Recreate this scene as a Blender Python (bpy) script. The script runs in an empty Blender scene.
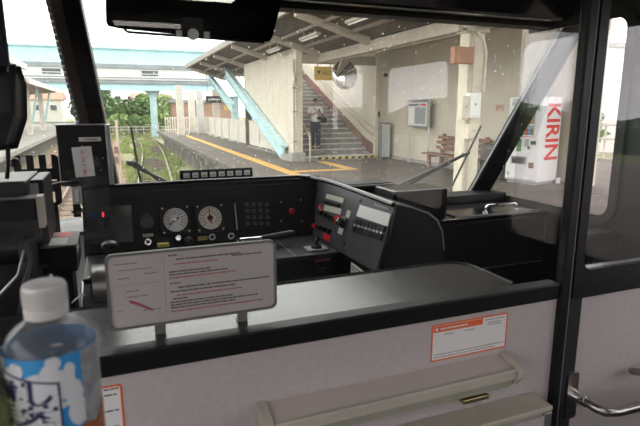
import bpy, bmesh, math, random
from mathutils import Vector, Matrix
from mathutils.geometry import tessellate_polygon
R = math.radians
random.seed(7)
sc = bpy.context.scene
C = sc.collection

# ------------------------------------------------------------------ camera, sky, lights, exposure
YAW, PITCH, FPX, EYE = R(21.598), R(-11.417), 515.0, 1.6
cam = bpy.data.objects.new('camera', bpy.data.cameras.new('camera')); C.objects.link(cam)
cam.location = (0, 0, EYE)
cam.rotation_euler = (math.pi/2 + PITCH, 0, -YAW)
cam.data.sensor_width = 36.0; cam.data.lens = FPX/640*36
cam.data.clip_start = .02; cam.data.clip_end = 600
cam.data.dof.use_dof = True; cam.data.dof.focus_distance = 7.0; cam.data.dof.aperture_fstop = 10.5
sc.camera = cam
vs = sc.view_settings
vs.view_transform = 'Standard'; vs.look = 'None'; vs.gamma = 1; vs.use_curve_mapping = False
vs.exposure = 0.0
sc.cycles.use_denoising = True
sc.cycles.max_bounces = 10; sc.cycles.transparent_max_bounces = 24
sc.cycles.sample_clamp_indirect = 8

world = bpy.data.worlds.new('overcast_sky'); sc.world = world; world.use_nodes = True
wn = world.node_tree; wn.nodes.clear()
wo = wn.nodes.new('ShaderNodeOutputWorld'); bg = wn.nodes.new('ShaderNodeBackground')
tcw = wn.nodes.new('ShaderNodeTexCoord'); sepw = wn.nodes.new('ShaderNodeSeparateXYZ')
rmp = wn.nodes.new('ShaderNodeValToRGB')
wn.links.new(tcw.outputs['Generated'], sepw.inputs[0]); wn.links.new(sepw.outputs['Z'], rmp.inputs[0])
rmp.color_ramp.elements[0].position = 0.0; rmp.color_ramp.elements[0].color = (.97, .95, .94, 1)
rmp.color_ramp.elements[1].position = 0.5; rmp.color_ramp.elements[1].color = (1.0, .975, .93, 1)
wn.links.new(rmp.outputs[0], bg.inputs[0]); bg.inputs[1].default_value = 4.6
wn.links.new(bg.outputs[0], wo.inputs[0])

# ------------------------------------------------------------------ helpers
cR = Vector((math.cos(YAW), -math.sin(YAW), 0))
cU = Vector((-math.sin(YAW)*math.sin(PITCH), -math.cos(YAW)*math.sin(PITCH), math.cos(PITCH)))
cF = Vector((math.sin(YAW)*math.cos(PITCH), math.cos(YAW)*math.cos(PITCH), math.sin(PITCH)))
EYEV = Vector((0, 0, EYE))
def ray(u, v): return cF + cR*((u-320)/FPX) + cU*((213-v)/FPX)
def at(u, v, X=None, Y=None, Z=None):
    """the point of a real plane X=, Y= or Z= that the photograph shows at pixel u, v"""
    d = ray(u, v)
    t = X/d.x if X is not None else Y/d.y if Y is not None else (Z-EYE)/d.z
    return EYEV + d*t

class F:
    """a local frame: origin, x axis, y axis, z = normal"""
    def __init__(s, o, x, y):
        s.o = Vector(o); s.x = Vector(x).normalized()
        y = Vector(y); s.z = s.x.cross(y).normalized(); s.y = s.z.cross(s.x)
    def p(s, x, y, z=0): return s.o + s.x*x + s.y*y + s.z*z
    def hit(s, u, v):
        d = ray(u, v); t = (s.o-EYEV).dot(s.z)/d.dot(s.z); q = EYEV + d*t - s.o
        return q.dot(s.x), q.dot(s.y)
    def sub(s, x, y, z=0, ang=0):
        c, n = math.cos(ang), math.sin(ang)
        return F(s.p(x, y, z), s.x*c + s.y*n, s.y*c - s.x*n)
G = F((0, 0, 0), (1, 0, 0), (0, 1, 0))
def front(Y, x=0, z=0): return F((x, Y, z), (1, 0, 0), (0, 0, 1))     # faces -Y (normal = x cross z = -y)

class MB:
    def __init__(s): s.v = []; s.f = []
    def add(s, vs, fs):
        n = len(s.v); s.v += [Vector(q) for q in vs]; s.f += [tuple(i+n for i in f) for f in fs]; return s
    def fbox(s, fr, x0, x1, y0, y1, z0, z1):
        P = [fr.p(x, y, z) for z in (z0, z1) for y in (y0, y1) for x in (x0, x1)]
        return s.add(P, [(0, 2, 3, 1), (4, 5, 7, 6), (0, 1, 5, 4), (2, 6, 7, 3), (0, 4, 6, 2), (1, 3, 7, 5)])
    def box(s, x0, x1, y0, y1, z0, z1): return s.fbox(G, x0, x1, y0, y1, z0, z1)
    def bar(s, p, q, w, h, up=(0, 0, 1)):
        p, q = Vector(p), Vector(q); d = q-p; L = d.length; d.normalize()
        sd = d.cross(Vector(up))
        if sd.length < 1e-4: sd = d.cross(Vector((1, 0, 0)))
        fr = F(p, d, Vector(up) if d.cross(Vector(up)).length > 1e-4 else (0, 1, 0))
        return s.fbox(fr, 0, L, -h/2, h/2, -w/2, w/2)
    def poly(s, pts, vec):
        """closed polygon extruded along vec"""
        n = len(pts); vec = Vector(vec); A = [Vector(q) for q in pts]
        tris = tessellate_polygon([A])
        f = [tuple(t) for t in tris] + [tuple(i+n for i in reversed(t)) for t in tris]
        f += [(i, (i+1) % n, (i+1) % n+n, i+n) for i in range(n)]
        return s.add(A+[q+vec for q in A], f)
    def plate(s, fr, outer, holes, z0, z1):
        loops = [[fr.p(x, y, z0) for x, y in L] for L in [outer]+holes]
        flat = [q for L in loops for q in L]; n = len(flat)
        if holes:
            bm = bmesh.new(); es = []
            for L in [outer]+holes:
                vv = [bm.verts.new((x, y, 0)) for x, y in L]
                es += [bm.edges.new((vv[i], vv[(i+1) % len(vv)])) for i in range(len(vv))]
            bmesh.ops.triangle_fill(bm, edges=es, use_beauty=True)
            bm.verts.index_update(); tris = [tuple(v.index for v in t.verts) for t in bm.faces]; bm.free()
        else: tris = tessellate_polygon([[Vector((x, y, 0)) for x, y in outer]])
        f = [tuple(t) for t in tris] + [tuple(i+n for i in reversed(t)) for t in tris]
        k = 0
        for L in loops:
            m = len(L); f += [(k+i, k+(i+1) % m, k+(i+1) % m+n, k+i+n) for i in range(m)]; k += m
        return s.add(flat+[q+fr.z*(z1-z0) for q in flat], f)
    def rrect(s, fr, x0, x1, y0, y1, r, z0, z1): return s.plate(fr, rr(x0, x1, y0, y1, r), [], z0, z1)
    def cyl(s, p, q, r0, r1=None, n=12):
        r1 = r0 if r1 is None else r1
        p, q = Vector(p), Vector(q); d = (q-p).normalized()
        a = d.cross(Vector((0, 0, 1)));  a = d.cross(Vector((1, 0, 0))) if a.length < 1e-3 else a
        a.normalize(); b = d.cross(a)
        V = []
        for c, r in ((p, r0), (q, r1)):
            V += [c + (a*math.cos(2*math.pi*i/n)+b*math.sin(2*math.pi*i/n))*r for i in range(n)]
        return s.add(V, [(i, (i+1) % n, (i+1) % n+n, i+n) for i in range(n)] + [tuple(range(n))[::-1], tuple(range(n, 2*n))])
    def tube(s, pts, r, n=8):
        pts = [Vector(q) for q in pts]; V = []; f = []
        u = None
        for i, q in enumerate(pts):
            d = (pts[min(i+1, len(pts)-1)]-pts[max(i-1, 0)]).normalized()
            if u is None:
                u = d.cross(Vector((0, 0, 1))); u = d.cross(Vector((1, 0, 0))) if u.length < 1e-3 else u
            u = (u-d*u.dot(d)).normalized(); w = d.cross(u)
            rad = r[i] if isinstance(r, (list, tuple)) else r
            V += [q+(u*math.cos(2*math.pi*k/n)+w*math.sin(2*math.pi*k/n))*rad for k in range(n)]
        for i in range(len(pts)-1):
            f += [(i*n+k, i*n+(k+1) % n, (i+1)*n+(k+1) % n, (i+1)*n+k) for k in range(n)]
        f += [tuple(range(n))[::-1], tuple(range((len(pts)-1)*n, len(pts)*n))]
        return s.add(V, f)
    def lathe(s, fr, prof, n=28):
        V = []; f = []; m = len(prof)
        for r, z in prof: V += [fr.p(r*math.cos(2*math.pi*k/n), r*math.sin(2*math.pi*k/n), z) for k in range(n)]
        for i in range(m-1): f += [(i*n+k, i*n+(k+1) % n, (i+1)*n+(k+1) % n, (i+1)*n+k) for k in range(n)]
        if prof[0][0] > 1e-6: f.append(tuple(range(n))[::-1])
        if prof[-1][0] > 1e-6: f.append(tuple(range((m-1)*n, m*n)))
        return s.add(V, f)
    def ball(s, c, rx, ry=None, rz=None, n=14, m=8):
        ry = rx if ry is None else ry; rz = rx if rz is None else rz; c = Vector(c); V = []; f = []
        for j in range(m+1):
            t = math.pi*j/m
            V += [c+Vector((rx*math.sin(t)*math.cos(2*math.pi*k/n), ry*math.sin(t)*math.sin(2*math.pi*k/n), -rz*math.cos(t))) for k in range(n)]
        for j in range(m): f += [(j*n+k, j*n+(k+1) % n, (j+1)*n+(k+1) % n, (j+1)*n+k) for k in range(n)]
        return s.add(V, f)
def rr(x0, x1, y0, y1, r, n=6):
    L = []
    for cx, cy, a in ((x1-r, y1-r, 0), (x0+r, y1-r, 90), (x0+r, y0+r, 180), (x1-r, y0+r, 270)):
        L += [(cx+r*math.cos(R(a+90*i/n)), cy+r*math.sin(R(a+90*i/n))) for i in range(n+1)]
    return L
def circ(x, y, r, n=24): return [(x+r*math.cos(2*math.pi*i/n), y+r*math.sin(2*math.pi*i/n)) for i in range(n)]

OFF = {}
def mesh(name, mb, mat, off, smooth):
    me = bpy.data.meshes.new(name); me.from_pydata([v-off for v in mb.v], [], mb.f)
    if smooth:
        me.polygons.foreach_set('use_smooth', [True]*len(me.polygons))
        try: me.set_sharp_from_angle(angle=R(38))
        except Exception: pass
    me.materials.append(mat); me.update()
    return me
def tag(o, label=None, cat=None, group=None, kind=None):
    for k, v in (('label', label), ('category', cat), ('group', group), ('kind', kind)):
        if v: o[k] = v
    return o
def thing(name, loc, label, cat, group=None, kind=None):
    o = bpy.data.objects.new(name, None); C.objects.link(o); o.location = loc; o.empty_display_size = .05
    OFF[o.name] = Vector(loc)
    return tag(o, label, cat, group, kind)
def obj(name, mb, mat, parent=None, smooth=False, bevel=0, label=None, cat=None, group=None, kind=None):
    if parent is not None: off = OFF[parent.name]
    else:
        lo = Vector([min(v[i] for v in mb.v) for i in range(3)]); hi = Vector([max(v[i] for v in mb.v) for i in range(3)])
        off = Vector(((lo.x+hi.x)/2, (lo.y+hi.y)/2, lo.z))
    me = mesh(name, mb, mat, off, smooth)
    o = bpy.data.objects.new(name, me); C.objects.link(o)
    if parent is not None: o.parent = parent
    else: o.location = off
    OFF[o.name] = off
    if bevel:
        m = o.modifiers.new('soft_edge', 'BEVEL'); m.width = bevel; m.segments = 2; m.limit_method = 'ANGLE'; m.angle_limit = R(40)
    return tag(o, label, cat, group, kind)
def copy_tree(o, parent=None):
    c = o.copy(); C.objects.link(c); c.parent = parent
    if o.name in OFF: OFF[c.name] = OFF[o.name]
    for ch in list(o.children): copy_tree(ch, c)
    return c
TEXTS = []
def text(name, body, fr, x, y, size, mat, parent, align='CENTER', depth=.0004, sx=1.0, label=None, lift=.0006):
    """flat print: lettering that lies on the frame's plane"""
    cu = bpy.data.curves.new(name, 'FONT'); cu.body = body; cu.size = size; cu.align_x = align; cu.align_y = 'CENTER'
    cu.extrude = depth; cu.resolution_u = 3; cu.offset = size*.02 if body == 'KIRIN' else 0
    t = bpy.data.objects.new(name+'_type', cu); C.objects.link(t)
    TEXTS.append((t, name, fr, x, y, mat, parent, sx, label, lift))
def flush_texts():
    bpy.context.view_layer.update(); dg = bpy.context.evaluated_depsgraph_get()
    for t, name, fr, x, y, mat, parent, sx, label, lift in TEXTS:
        me = bpy.data.meshes.new_from_object(t.evaluated_get(dg)); off = OFF[parent.name]
        for v in me.vertices: v.co = fr.p(x+v.co.x*sx, y+v.co.y, lift+v.co.z) - off
        me.materials.clear(); me.materials.append(mat); me.update(); me.name = name
        o = bpy.data.objects.new(name, me); C.objects.link(o); o.parent = parent; OFF[o.name] = off
        if label: o['label'] = label
    for t, *_ in TEXTS:
        cu = t.data; bpy.data.objects.remove(t); bpy.data.curves.remove(cu)
    TEXTS.clear()

# ------------------------------------------------------------------ materials
def mat(name, col, rough=.5, metal=0, var=0, scale=8, bump=0, col2=None, emit=0, spec=.5, stretch=None, coat=0):
    m = bpy.data.materials.new(name); m.use_nodes = True; nt = m.node_tree; b = nt.nodes['Principled BSDF']
    b.inputs['Base Color'].default_value = (*col, 1); b.inputs['Roughness'].default_value = rough; b.inputs['Metallic'].default_value = metal
    b.inputs['Specular IOR Level'].default_value = spec; b.inputs['Coat Weight'].default_value = coat
    if var or bump:
        tc = nt.nodes.new('ShaderNodeTexCoord'); mp = nt.nodes.new('ShaderNodeMapping'); n = nt.nodes.new('ShaderNodeTexNoise')
        n.inputs['Scale'].default_value = scale; n.inputs['Detail'].default_value = 6; n.inputs['Roughness'].default_value = .65
        if stretch: mp.inputs['Scale'].default_value = stretch
        nt.links.new(tc.outputs['Object'], mp.inputs[0]); nt.links.new(mp.outputs[0], n.inputs['Vector'])
        if var:
            r = nt.nodes.new('ShaderNodeValToRGB')
            c2 = col2 or tuple(max(0, c*(1-var)) for c in col); c1 = col if col2 else tuple(min(1, c*(1+var)) for c in col)
            r.color_ramp.elements[0].position = .36; r.color_ramp.elements[0].color = (*c2, 1)
            r.color_ramp.elements[1].position = .64; r.color_ramp.elements[1].color = (*c1, 1)
            nt.links.new(n.outputs['Fac'], r.inputs[0]); nt.links.new(r.outputs[0], b.inputs['Base Color'])
        if bump:
            bp = nt.nodes.new('ShaderNodeBump'); bp.inputs['Strength'].default_value = bump; bp.inputs['Distance'].default_value = .01
            nt.links.new(n.outputs['Fac'], bp.inputs['Height']); nt.links.new(bp.outputs[0], b.inputs['Normal'])
    if emit:
        b.inputs['Emission Color'].default_value = (*col, 1); b.inputs['Emission Strength'].default_value = emit
    return m
def schlick(nt, ior):
    # reflectance of a thin pane, the same from both of its faces
    N = nt.nodes.new; L = nt.links.new; f0 = ((ior-1)/(ior+1))**2
    lw = N('ShaderNodeLayerWeight'); lw.inputs[0].default_value = .5
    p = N('ShaderNodeMath'); p.operation = 'POWER'; p.inputs[1].default_value = 5; L(lw.outputs['Facing'], p.inputs[0])
    q = N('ShaderNodeMath'); q.operation = 'MULTIPLY_ADD'; q.inputs[1].default_value = 1-f0; q.inputs[2].default_value = f0; L(p.outputs[0], q.inputs[0])
    return q.outputs[0]
def glass(name, tint=(1, 1, 1), dirt=0, ior=1.5, haze=0):
    m = bpy.data.materials.new(name); m.use_nodes = True; nt = m.node_tree; nt.nodes.clear(); N = nt.nodes.new; L = nt.links.new
    out = N('ShaderNodeOutputMaterial'); tr = N('ShaderNodeBsdfTransparent'); tr.inputs[0].default_value = (*tint, 1)
    gl = N('ShaderNodeBsdfGlossy'); gl.inputs['Roughness'].default_value = .0
    fz = schlick(nt, ior)
    mx = N('ShaderNodeMixShader'); L(fz, mx.inputs[0]); L(tr.outputs[0], mx.inputs[1]); L(gl.outputs[0], mx.inputs[2])
    last = mx
    if dirt:
        tc = N('ShaderNodeTexCoord'); n1 = N('ShaderNodeTexVoronoi'); n1.inputs['Scale'].default_value = 42
        n2 = N('ShaderNodeTexNoise'); n2.inputs['Scale'].default_value = 3.5; n2.inputs['Detail'].default_value = 5
        L(tc.outputs['Object'], n1.inputs['Vector']); L(tc.outputs['Object'], n2.inputs['Vector'])
        sz = N('ShaderNodeSeparateColor'); L(n1.outputs['Color'], sz.inputs[0])
        pw = N('ShaderNodeMath'); pw.operation = 'MULTIPLY_ADD'; pw.inputs[1].default_value = .19; pw.inputs[2].default_value = -.03; L(sz.outputs[0], pw.inputs[0])
        r = N('ShaderNodeMath'); r.operation = 'LESS_THAN'; L(n1.outputs['Distance'], r.inputs[0]); L(pw.outputs[0], r.inputs[1])
        mm = N('ShaderNodeMath'); mm.operation = 'MULTIPLY'; mm.inputs[1].default_value = dirt; L(r.outputs[0], mm.inputs[0])
        m2 = N('ShaderNodeMath'); m2.operation = 'MULTIPLY_ADD'; m2.inputs[1].default_value = haze*1.2; m2.inputs[2].default_value = 0; L(n2.outputs['Fac'], m2.inputs[0])
        ad = N('ShaderNodeMath'); ad.operation = 'ADD'; ad.use_clamp = True; L(mm.outputs[0], ad.inputs[0]); L(m2.outputs[0], ad.inputs[1])
        df = N('ShaderNodeBsdfDiffuse'); df.inputs[0].default_value = (.75, .75, .73, 1)
        tl = N('ShaderNodeBsdfTranslucent'); tl.inputs[0].default_value = (.75, .75, .73, 1)
        mt = N('ShaderNodeMixShader'); mt.inputs[0].default_value = .5; L(df.outputs[0], mt.inputs[1]); L(tl.outputs[0], mt.inputs[2])
        m3 = N('ShaderNodeMixShader'); L(ad.outputs[0], m3.inputs[0]); L(mx.outputs[0], m3.inputs[1]); L(mt.outputs[0], m3.inputs[2]); last = m3
    L(last.outputs[0], out.inputs[0]); return m

M = dict(
 black=mat('black_paint', (.007, .007, .008), .42, var=.25, scale=30, spec=.3),
 blackgloss=mat('black_gloss', (.007, .007, .008), .16, coat=.15),
 panelblack=mat('instrument_black', (.009, .0095, .010), .55, spec=.3, var=.2, scale=60, bump=.05),
 wing=mat('switch_panel_grey', (.06, .063, .068), .38, metal=.25, var=.12, scale=50),
 rubber=mat('black_rubber', (.012, .012, .012), .75),
 darkgrey=mat('dark_grey_paint', (.024, .024, .027), .42, var=.15, scale=20, spec=.35),
 postbrown=mat('brown_black_post', (.05, .036, .031), .4, var=.2, scale=12),
 midgrey=mat('mid_grey', (.2, .2, .21), .5),
 partition=mat('partition_melamine', (.47, .425, .415), .42, var=.05, scale=60, bump=.02),
 ledge=mat('ledge_top', (.022, .023, .026), .2, var=.1, scale=30, stretch=(.3, 4, 1), spec=.62),
 steel=mat('brushed_steel', (.38, .36, .33), .28, metal=1, var=.1, scale=40),
 chrome=mat('chrome', (.8, .8, .82), .1, metal=1),
 beigemetal=mat('beige_tray_paint', (.46, .43, .36), .4, var=.05, scale=20),
 olive=mat('tray_underside', (.36, .36, .28), .45, var=.06, scale=20),
 traytop=mat('tray_top_melamine', (.50, .44, .40), .45),
 brass=mat('brass', (.55, .45, .25), .3, metal=1),
 white=mat('white_plastic', (.8, .8, .79), .4),
 cap=mat('bottle_cap', (.62, .6, .6), .45),
 paper=mat('white_paper', (.72, .71, .69), .8),
 plate=mat('acrylic_plate', (.56, .52, .50), .35, var=.04, scale=15),
 plateedge=mat('plate_edge', (.2, .185, .175), .4),
 ink=mat('black_ink', (.06, .05, .05), .7), inkgrey=mat('grey_ink', (.2, .18, .18), .7),
 redink=mat('red_ink', (.42, .09, .10), .7), red=mat('red_paint', (.55, .02, .025), .4),
 orange=mat('orange_print', (.75, .13, .03), .5),
 led=mat('red_led', (1, .03, .02), .4, emit=2.5),
 redlamp=mat('red_button', (.25, .01, .012), .25),
 dial=mat('gauge_face', (.82, .82, .79), .5), dialcream=mat('gauge_face_cream', (.80, .76, .66), .5),
 keygrey=mat('button_face', (.05, .05, .05), .5), lampface=mat('lamp_face', (.5, .51, .5), .5),
 switchwhite=mat('switch_legend_white', (.75, .75, .72), .4), switchbeige=mat('legend_beige', (.45, .44, .38), .5),
 knob=mat('knob_black', (.01, .01, .01), .3), yellowlabel=mat('yellow_label', (.5, .42, .1), .5),
 navy=mat('navy_curtain', (.035, .035, .07), .8, var=.3, scale=20),
 asphalt=mat('platform_asphalt', (.125, .106, .09), .85, var=.16, scale=1.6, bump=.1),
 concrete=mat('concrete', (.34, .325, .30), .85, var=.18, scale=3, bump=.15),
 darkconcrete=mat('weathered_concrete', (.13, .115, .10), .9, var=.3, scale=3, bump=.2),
 step=mat('step_concrete', (.24, .232, .218), .85, var=.25, scale=5, bump=.1),
 stepedge=mat('step_nosing', (.46, .44, .41), .8, var=.2, scale=6),
 tactile=mat('tactile_yellow', (.62, .36, .09), .75, var=.14, scale=6),
 wall=mat('station_wall_cream', (.60, .545, .455), .7, var=.05, scale=1.5),
 cladding=mat('cladding_cream', (.62, .565, .48), .65, var=.05, scale=2),
 fence=mat('white_fence', (.62, .59, .53), .7, var=.1, scale=3),
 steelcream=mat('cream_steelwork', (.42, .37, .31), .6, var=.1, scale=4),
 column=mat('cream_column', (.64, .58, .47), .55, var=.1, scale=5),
 roofbeam=mat('roof_purlin', (.25, .21, .175), .7, var=.15, scale=4),
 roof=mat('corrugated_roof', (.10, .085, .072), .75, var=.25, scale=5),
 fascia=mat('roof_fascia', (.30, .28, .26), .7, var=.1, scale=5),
 teal=mat('pale_teal_steel', (.44, .61, .64), .55, var=.15, scale=3),
 tealrust=mat('teal_steel_weathered', (.47, .64, .67), .55, var=.25, scale=6),
 palelblue=mat('pale_blue_girder', (.42, .64, .70), .6, var=.08, scale=1),
 bridgegrey=mat('bridge_soffit', (.22, .25, .26), .7, var=.15, scale=1),
 brownred=mat('brown_stringer', (.20, .11, .095), .7, var=.2, scale=5),
 rail=mat('handrail_steel', (.45, .40, .33), .4, metal=.6, var=.1),
 goldrail=mat('gold_handrail', (.6, .45, .25), .4, metal=.5),
 hazyellow=mat('hazard_yellow', (.65, .50, .05), .6), hazblack=mat('hazard_black', (.03, .03, .03), .6),
 bench=mat('bench_wood', (.235, .12, .085), .65, var=.25, scale=12, stretch=(1, .15, 1)),
 signyellow=mat('sign_yellow', (.62, .42, .10), .55), signblack=mat('sign_black', (.03, .03, .035), .4),
 silver=mat('aluminium', (.5, .5, .5), .35, metal=.9),
 mirror=mat('mirror_face', (.9, .9, .9), .02, metal=1), mirrorrim=mat('mirror_rim', (.45, .36, .30), .5),
 copperbox=mat('rust_brown_box', (.36, .17, .09), .6, var=.15, scale=6),
 vend=mat('vending_white', (.80, .80, .80), .35), vendgrey=mat('vending_grey', (.35, .36, .38), .4),
 vendglass=mat('vending_window', (.38, .40, .40), .25), vendred=mat('vending_red', (.70, .02, .03), .45),
 canred=mat('can_red', (.5, .05, .04), .4), canorange=mat('can_orange', (.6, .25, .06), .4), cangreen=mat('can_green', (.08, .25, .10), .4), canbrown=mat('can_brown', (.18, .08, .04), .4),
 ballast=mat('ballast', (.30, .20, .135), .95, var=.45, scale=9, bump=.5, col2=(.17, .11, .075)),
 grassground=mat('grassy_ground', (.22, .25, .11), .95, scale=2.2, var=.5, col2=(.22, .19, .13), bump=.4),
 grass=mat('grass_blades', (.25, .30, .10), .8, var=.4, scale=1.5),
 leafA=mat('leaves_mid_green', (.17, .28, .09), .7, var=.4, scale=3), leafB=mat('leaves_dark_green', (.10, .19, .06), .7, var=.4, scale=3), leafC=mat('leaves_pale_green', (.28, .38, .14), .7, var=.35, scale=3),
 bark=mat('bark', (.12, .09, .06), .9, var=.3, scale=8),
 railsteel=mat('rail_steel', (.22, .17, .14), .5, metal=.3), sleeper=mat('sleeper', (.13, .105, .085), .9, var=.3, scale=6),
 housewhite=mat('house_wall_white', (.68, .66, .63), .8), housebrown=mat('brown_wall', (.30, .19, .14), .8, var=.15, scale=1), tileroof=mat('tile_roof', (.40, .20, .14), .7, var=.2, scale=3), darkglass=mat('dark_window', (.05, .06, .07), .1),
 roofgrey=mat('grey_roof', (.25, .25, .26), .7),
 hill=mat('wooded_hill', (.06, .11, .05), .95, var=.5, scale=.6),
 skin=mat('skin', (.48, .29, .21), .55), hair=mat('hair', (.02, .015, .012), .6),
 shirt=mat('white_shirt', (.85, .85, .86), .8, var=.05, scale=10), jeans=mat('navy_trousers', (.03, .045, .075), .8, var=.2, scale=20), bag=mat('black_bag', (.02, .02, .025), .6), shoe=mat('brown_shoes', (.08, .05, .035), .6),
 saloon=mat('saloon_wall', (.05, .048, .046), .7), floor=mat('train_floor', (.10, .10, .11), .7, var=.2, scale=20),
 lamp=mat('lit_diffuser', (1, .94, .86), .5, emit=9), tubewhite=mat('tube_lamp_off', (.42, .385, .33), .4),
 labelblue=mat('label_sky_blue', (.04, .30, .66), .4, var=0), cloud=mat('label_cloud_white', (.66, .68, .72), .45), navyprint=mat('label_navy_print', (.02, .025, .09), .45), labelbrown=mat('label_tea_brown', (.30, .10, .03), .4, var=.6, scale=40), labelsilver=mat('label_silver_grey', (.30, .31, .33), .35, var=.3, scale=60), labelred=mat('label_red', (.5, .06, .04), .4),
 paperlilac=mat('timetable_paper', (.62, .60, .66), .6, var=.12, scale=18),
 winA=glass('saloon_glass', (.86, .85, .875)), partglass=glass('partition_glass', (.97, .97, .97), ior=1.6), windshield=glass('windshield_glass', (.95, .97, .96), dirt=.85, haze=.03),
 visor=glass('smoked_visor', (.02, .02, .02)),
)
def clear_plastic(name, tint, rough=.08):
    m = bpy.data.materials.new(name); m.use_nodes = True; nt = m.node_tree; nt.nodes.clear(); N = nt.nodes.new; L = nt.links.new
    out = N('ShaderNodeOutputMaterial'); tr = N('ShaderNodeBsdfTransparent'); tr.inputs[0].default_value = (*tint, 1)
    gl = N('ShaderNodeBsdfGlossy'); gl.inputs['Roughness'].default_value = rough
    mx = N('ShaderNodeMixShader'); L(schlick(nt, 1.45), mx.inputs[0]); L(tr.outputs[0], mx.inputs[1]); L(gl.outputs[0], mx.inputs[2])
    df = N('ShaderNodeBsdfDiffuse'); df.inputs[0].default_value = (.5, .5, .5, 1)
    m2 = N('ShaderNodeMixShader'); m2.inputs[0].default_value = .16; L(mx.outputs[0], m2.inputs[1]); L(df.outputs[0], m2.inputs[2])
    L(m2.outputs[0], out.inputs[0]); return m
M['pet'] = clear_plastic('clear_bottle_plastic', (.86, .87, .87))
M['tea'] = clear_plastic('dark_tea', (.25, .09, .03), .1)
M['teagreen'] = clear_plastic('green_tea', (.35, .40, .10), .1)

FZ = .15      # train floor
def struct(name, mb, m, parent=None, **k):
    if parent is None: k['kind'] = 'structure'
    return obj(name, mb, m, parent, **k)

# ================================================================== THE TRAIN: shell
struct('floor', MB().box(-.97, 1.97, -3, 2.5, .05, FZ), M['floor'])
struct('ceiling', MB().box(-.97, 1.97, -3, 1.0, 2.45, 2.5), M['saloon'])
struct('ceiling_cab', MB().box(-.97, 1.97, 1.0, 2.0, 2.3, 2.36), M['black'])
struct('wall_rear', MB().box(-.97, 1.97, -3.05, -3, .15, 2.45), M['saloon'])
RW = F((1.95, 0, 0), (0, 1, 0), (0, 0, 1))           # normal +X (outwards)
struct('wall_right', MB().plate(RW, [(-3, .15), (1.0, .15), (1.0, 2.45), (-3, 2.45)],
    [rr(-2.7, -1.95, .95, 1.9, .07), rr(-1.6, -.76, .95, 1.9, .07), rr(-.18, .93, .95, 1.93, .07)], 0, .05), M['saloon'])
for i, (a, b, t) in enumerate(((-2.7, -1.95, 1.9), (-1.6, -.76, 1.9), (-.18, .93, 1.93))):
    struct('window_%d' % (i+5), MB().fbox(RW, a, b, .95, t, .02, .026), M['winA'])
struct('wall_left', MB().plate(RW.sub(0, 0, -2.9), [(-3, .15), (1.0, .15), (1.0, 2.45), (-3, 2.45)],
    [rr(-2.7, -1.3, .95, 1.9, .07), rr(-1.1, .75, .95, 1.95, .07)], -.05, 0), M['saloon'])
for i, (a, b) in enumerate(((-2.7, -1.3), (-1.1, .75))):
    struct('window_%d' % (i+8), MB().fbox(RW.sub(0, 0, -2.9), a, b, .95, 1.95, -.03, -.024), M['winA'])
# cab side walls
def arc(cx, cy, r, a0, a1, n=6): return [(cx+r*math.cos(R(a0+(a1-a0)*i/n)), cy+r*math.sin(R(a0+(a1-a0)*i/n))) for i in range(n+1)]
NOTCH = lambda g: [(2.2, 1.125+g)] + arc(1.61, 1.195, .07-g, 270, 180) + arc(1.61, 1.915, .07-g, 180, 90) + [(2.1, 1.985-g)]
struct('wall_cab_right', MB().plate(RW, [(1.0, .15), (2.2, .15)] + NOTCH(0) + [(2.06, 2.3), (1.0, 2.3)], [], 0, .06), M['black'])
w = struct('window_3', MB().plate(RW, NOTCH(-.02) + NOTCH(.02)[::-1], [], -.012, 0), M['rubber'])
obj('pane', MB().fbox(RW, 1.54, 2.16, 1.125, 1.985, .02, .026), M['winA'], w)
LW = RW.sub(0, 0, -2.9)
struct('wall_cab_left', MB().plate(LW, [(1.0, .15), (2.2, .15), (2.2, 2.3), (1.0, 2.3)], [rr(1.15, 2.05, 1.15, 1.98, .06)], -.06, 0), M['black'])
struct('window_4', MB().fbox(LW, 1.15, 2.05, 1.15, 1.98, -.03, -.024), M['winA'])

# windscreen: header, two posts, three panes
PBL, PTL = at(93, 124, Y=2.2), at(65, 0, Y=1.95)        # left post centre line
d = (PBL-PTL); PL0 = PBL+d*.85; PL1 = PTL-d*.35
PR0, PR1 = at(482, 186, Y=2.3), at(568, 36, Y=2.0)
d2 = PR0-PR1; PR0 = PR0+d2*.12; PR1 = PR1-d2*.25
struct('trim_header', MB().poly([(-.97, 2.06, 2.3), (-.97, 1.75, 2.3), (-.97, 1.86, 1.99), (-.97, 1.98, 1.985), (-.97, 2.1, 2.1)], (2.94, 0, 0)), M['blackgloss'], bevel=.01)
struct('trim_header_lip', MB().box(-.97, 1.97, 1.95, 2.04, 1.972, 1.988), M['rubber'])
def post(name, a, b, w, dpt, m, parent=None, **k):
    d = (b-a).normalized(); x = Vector((1, 0, 0)); x = (x-d*x.dot(d)).normalized(); n = d.cross(x)
    fr = F(a, d, x); L = (b-a).length
    return fr, L
dL = (PL1-PL0).normalized()
frL = F(PL0, dL, (1, 0, 0)); LL = (PL1-PL0).length
lp = struct('trim_post_left', MB().fbox(frL, 0, LL, -.047, .047, -.02, .08), M['postbrown'], bevel=.006)
obj('inner_strip', MB().fbox(frL, 0, LL, -.008, .042, -.034, -.0205), M['blackgloss'], lp)
gb = MB()
n = 46
for i in range(n): gb.fbox(frL, LL*(i+.1)/n, LL*(i+.75)/n, -.056, -.0475, -.015, .02)
obj('gasket', gb, M['midgrey'], lp, kind='stuff')
dR = (PR1-PR0).normalized(); frR = F(PR0, dR, (1, -.45, 0)); LR = (PR1-PR0).length
rp = struct('trim_post_right', MB().fbox(frR, 0, LR, -.04, .045, -.03, .06), M['blackgloss'], bevel=.006)
obj('silver_edge', MB().fbox(frR, 0, LR, -.0525, -.0495, -.02, .0), M['midgrey'], rp)
obj('rubber_edge', MB().fbox(frR, 0, LR, -.049, -.0405, -.025, .03), M['rubber'], rp)
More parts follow.
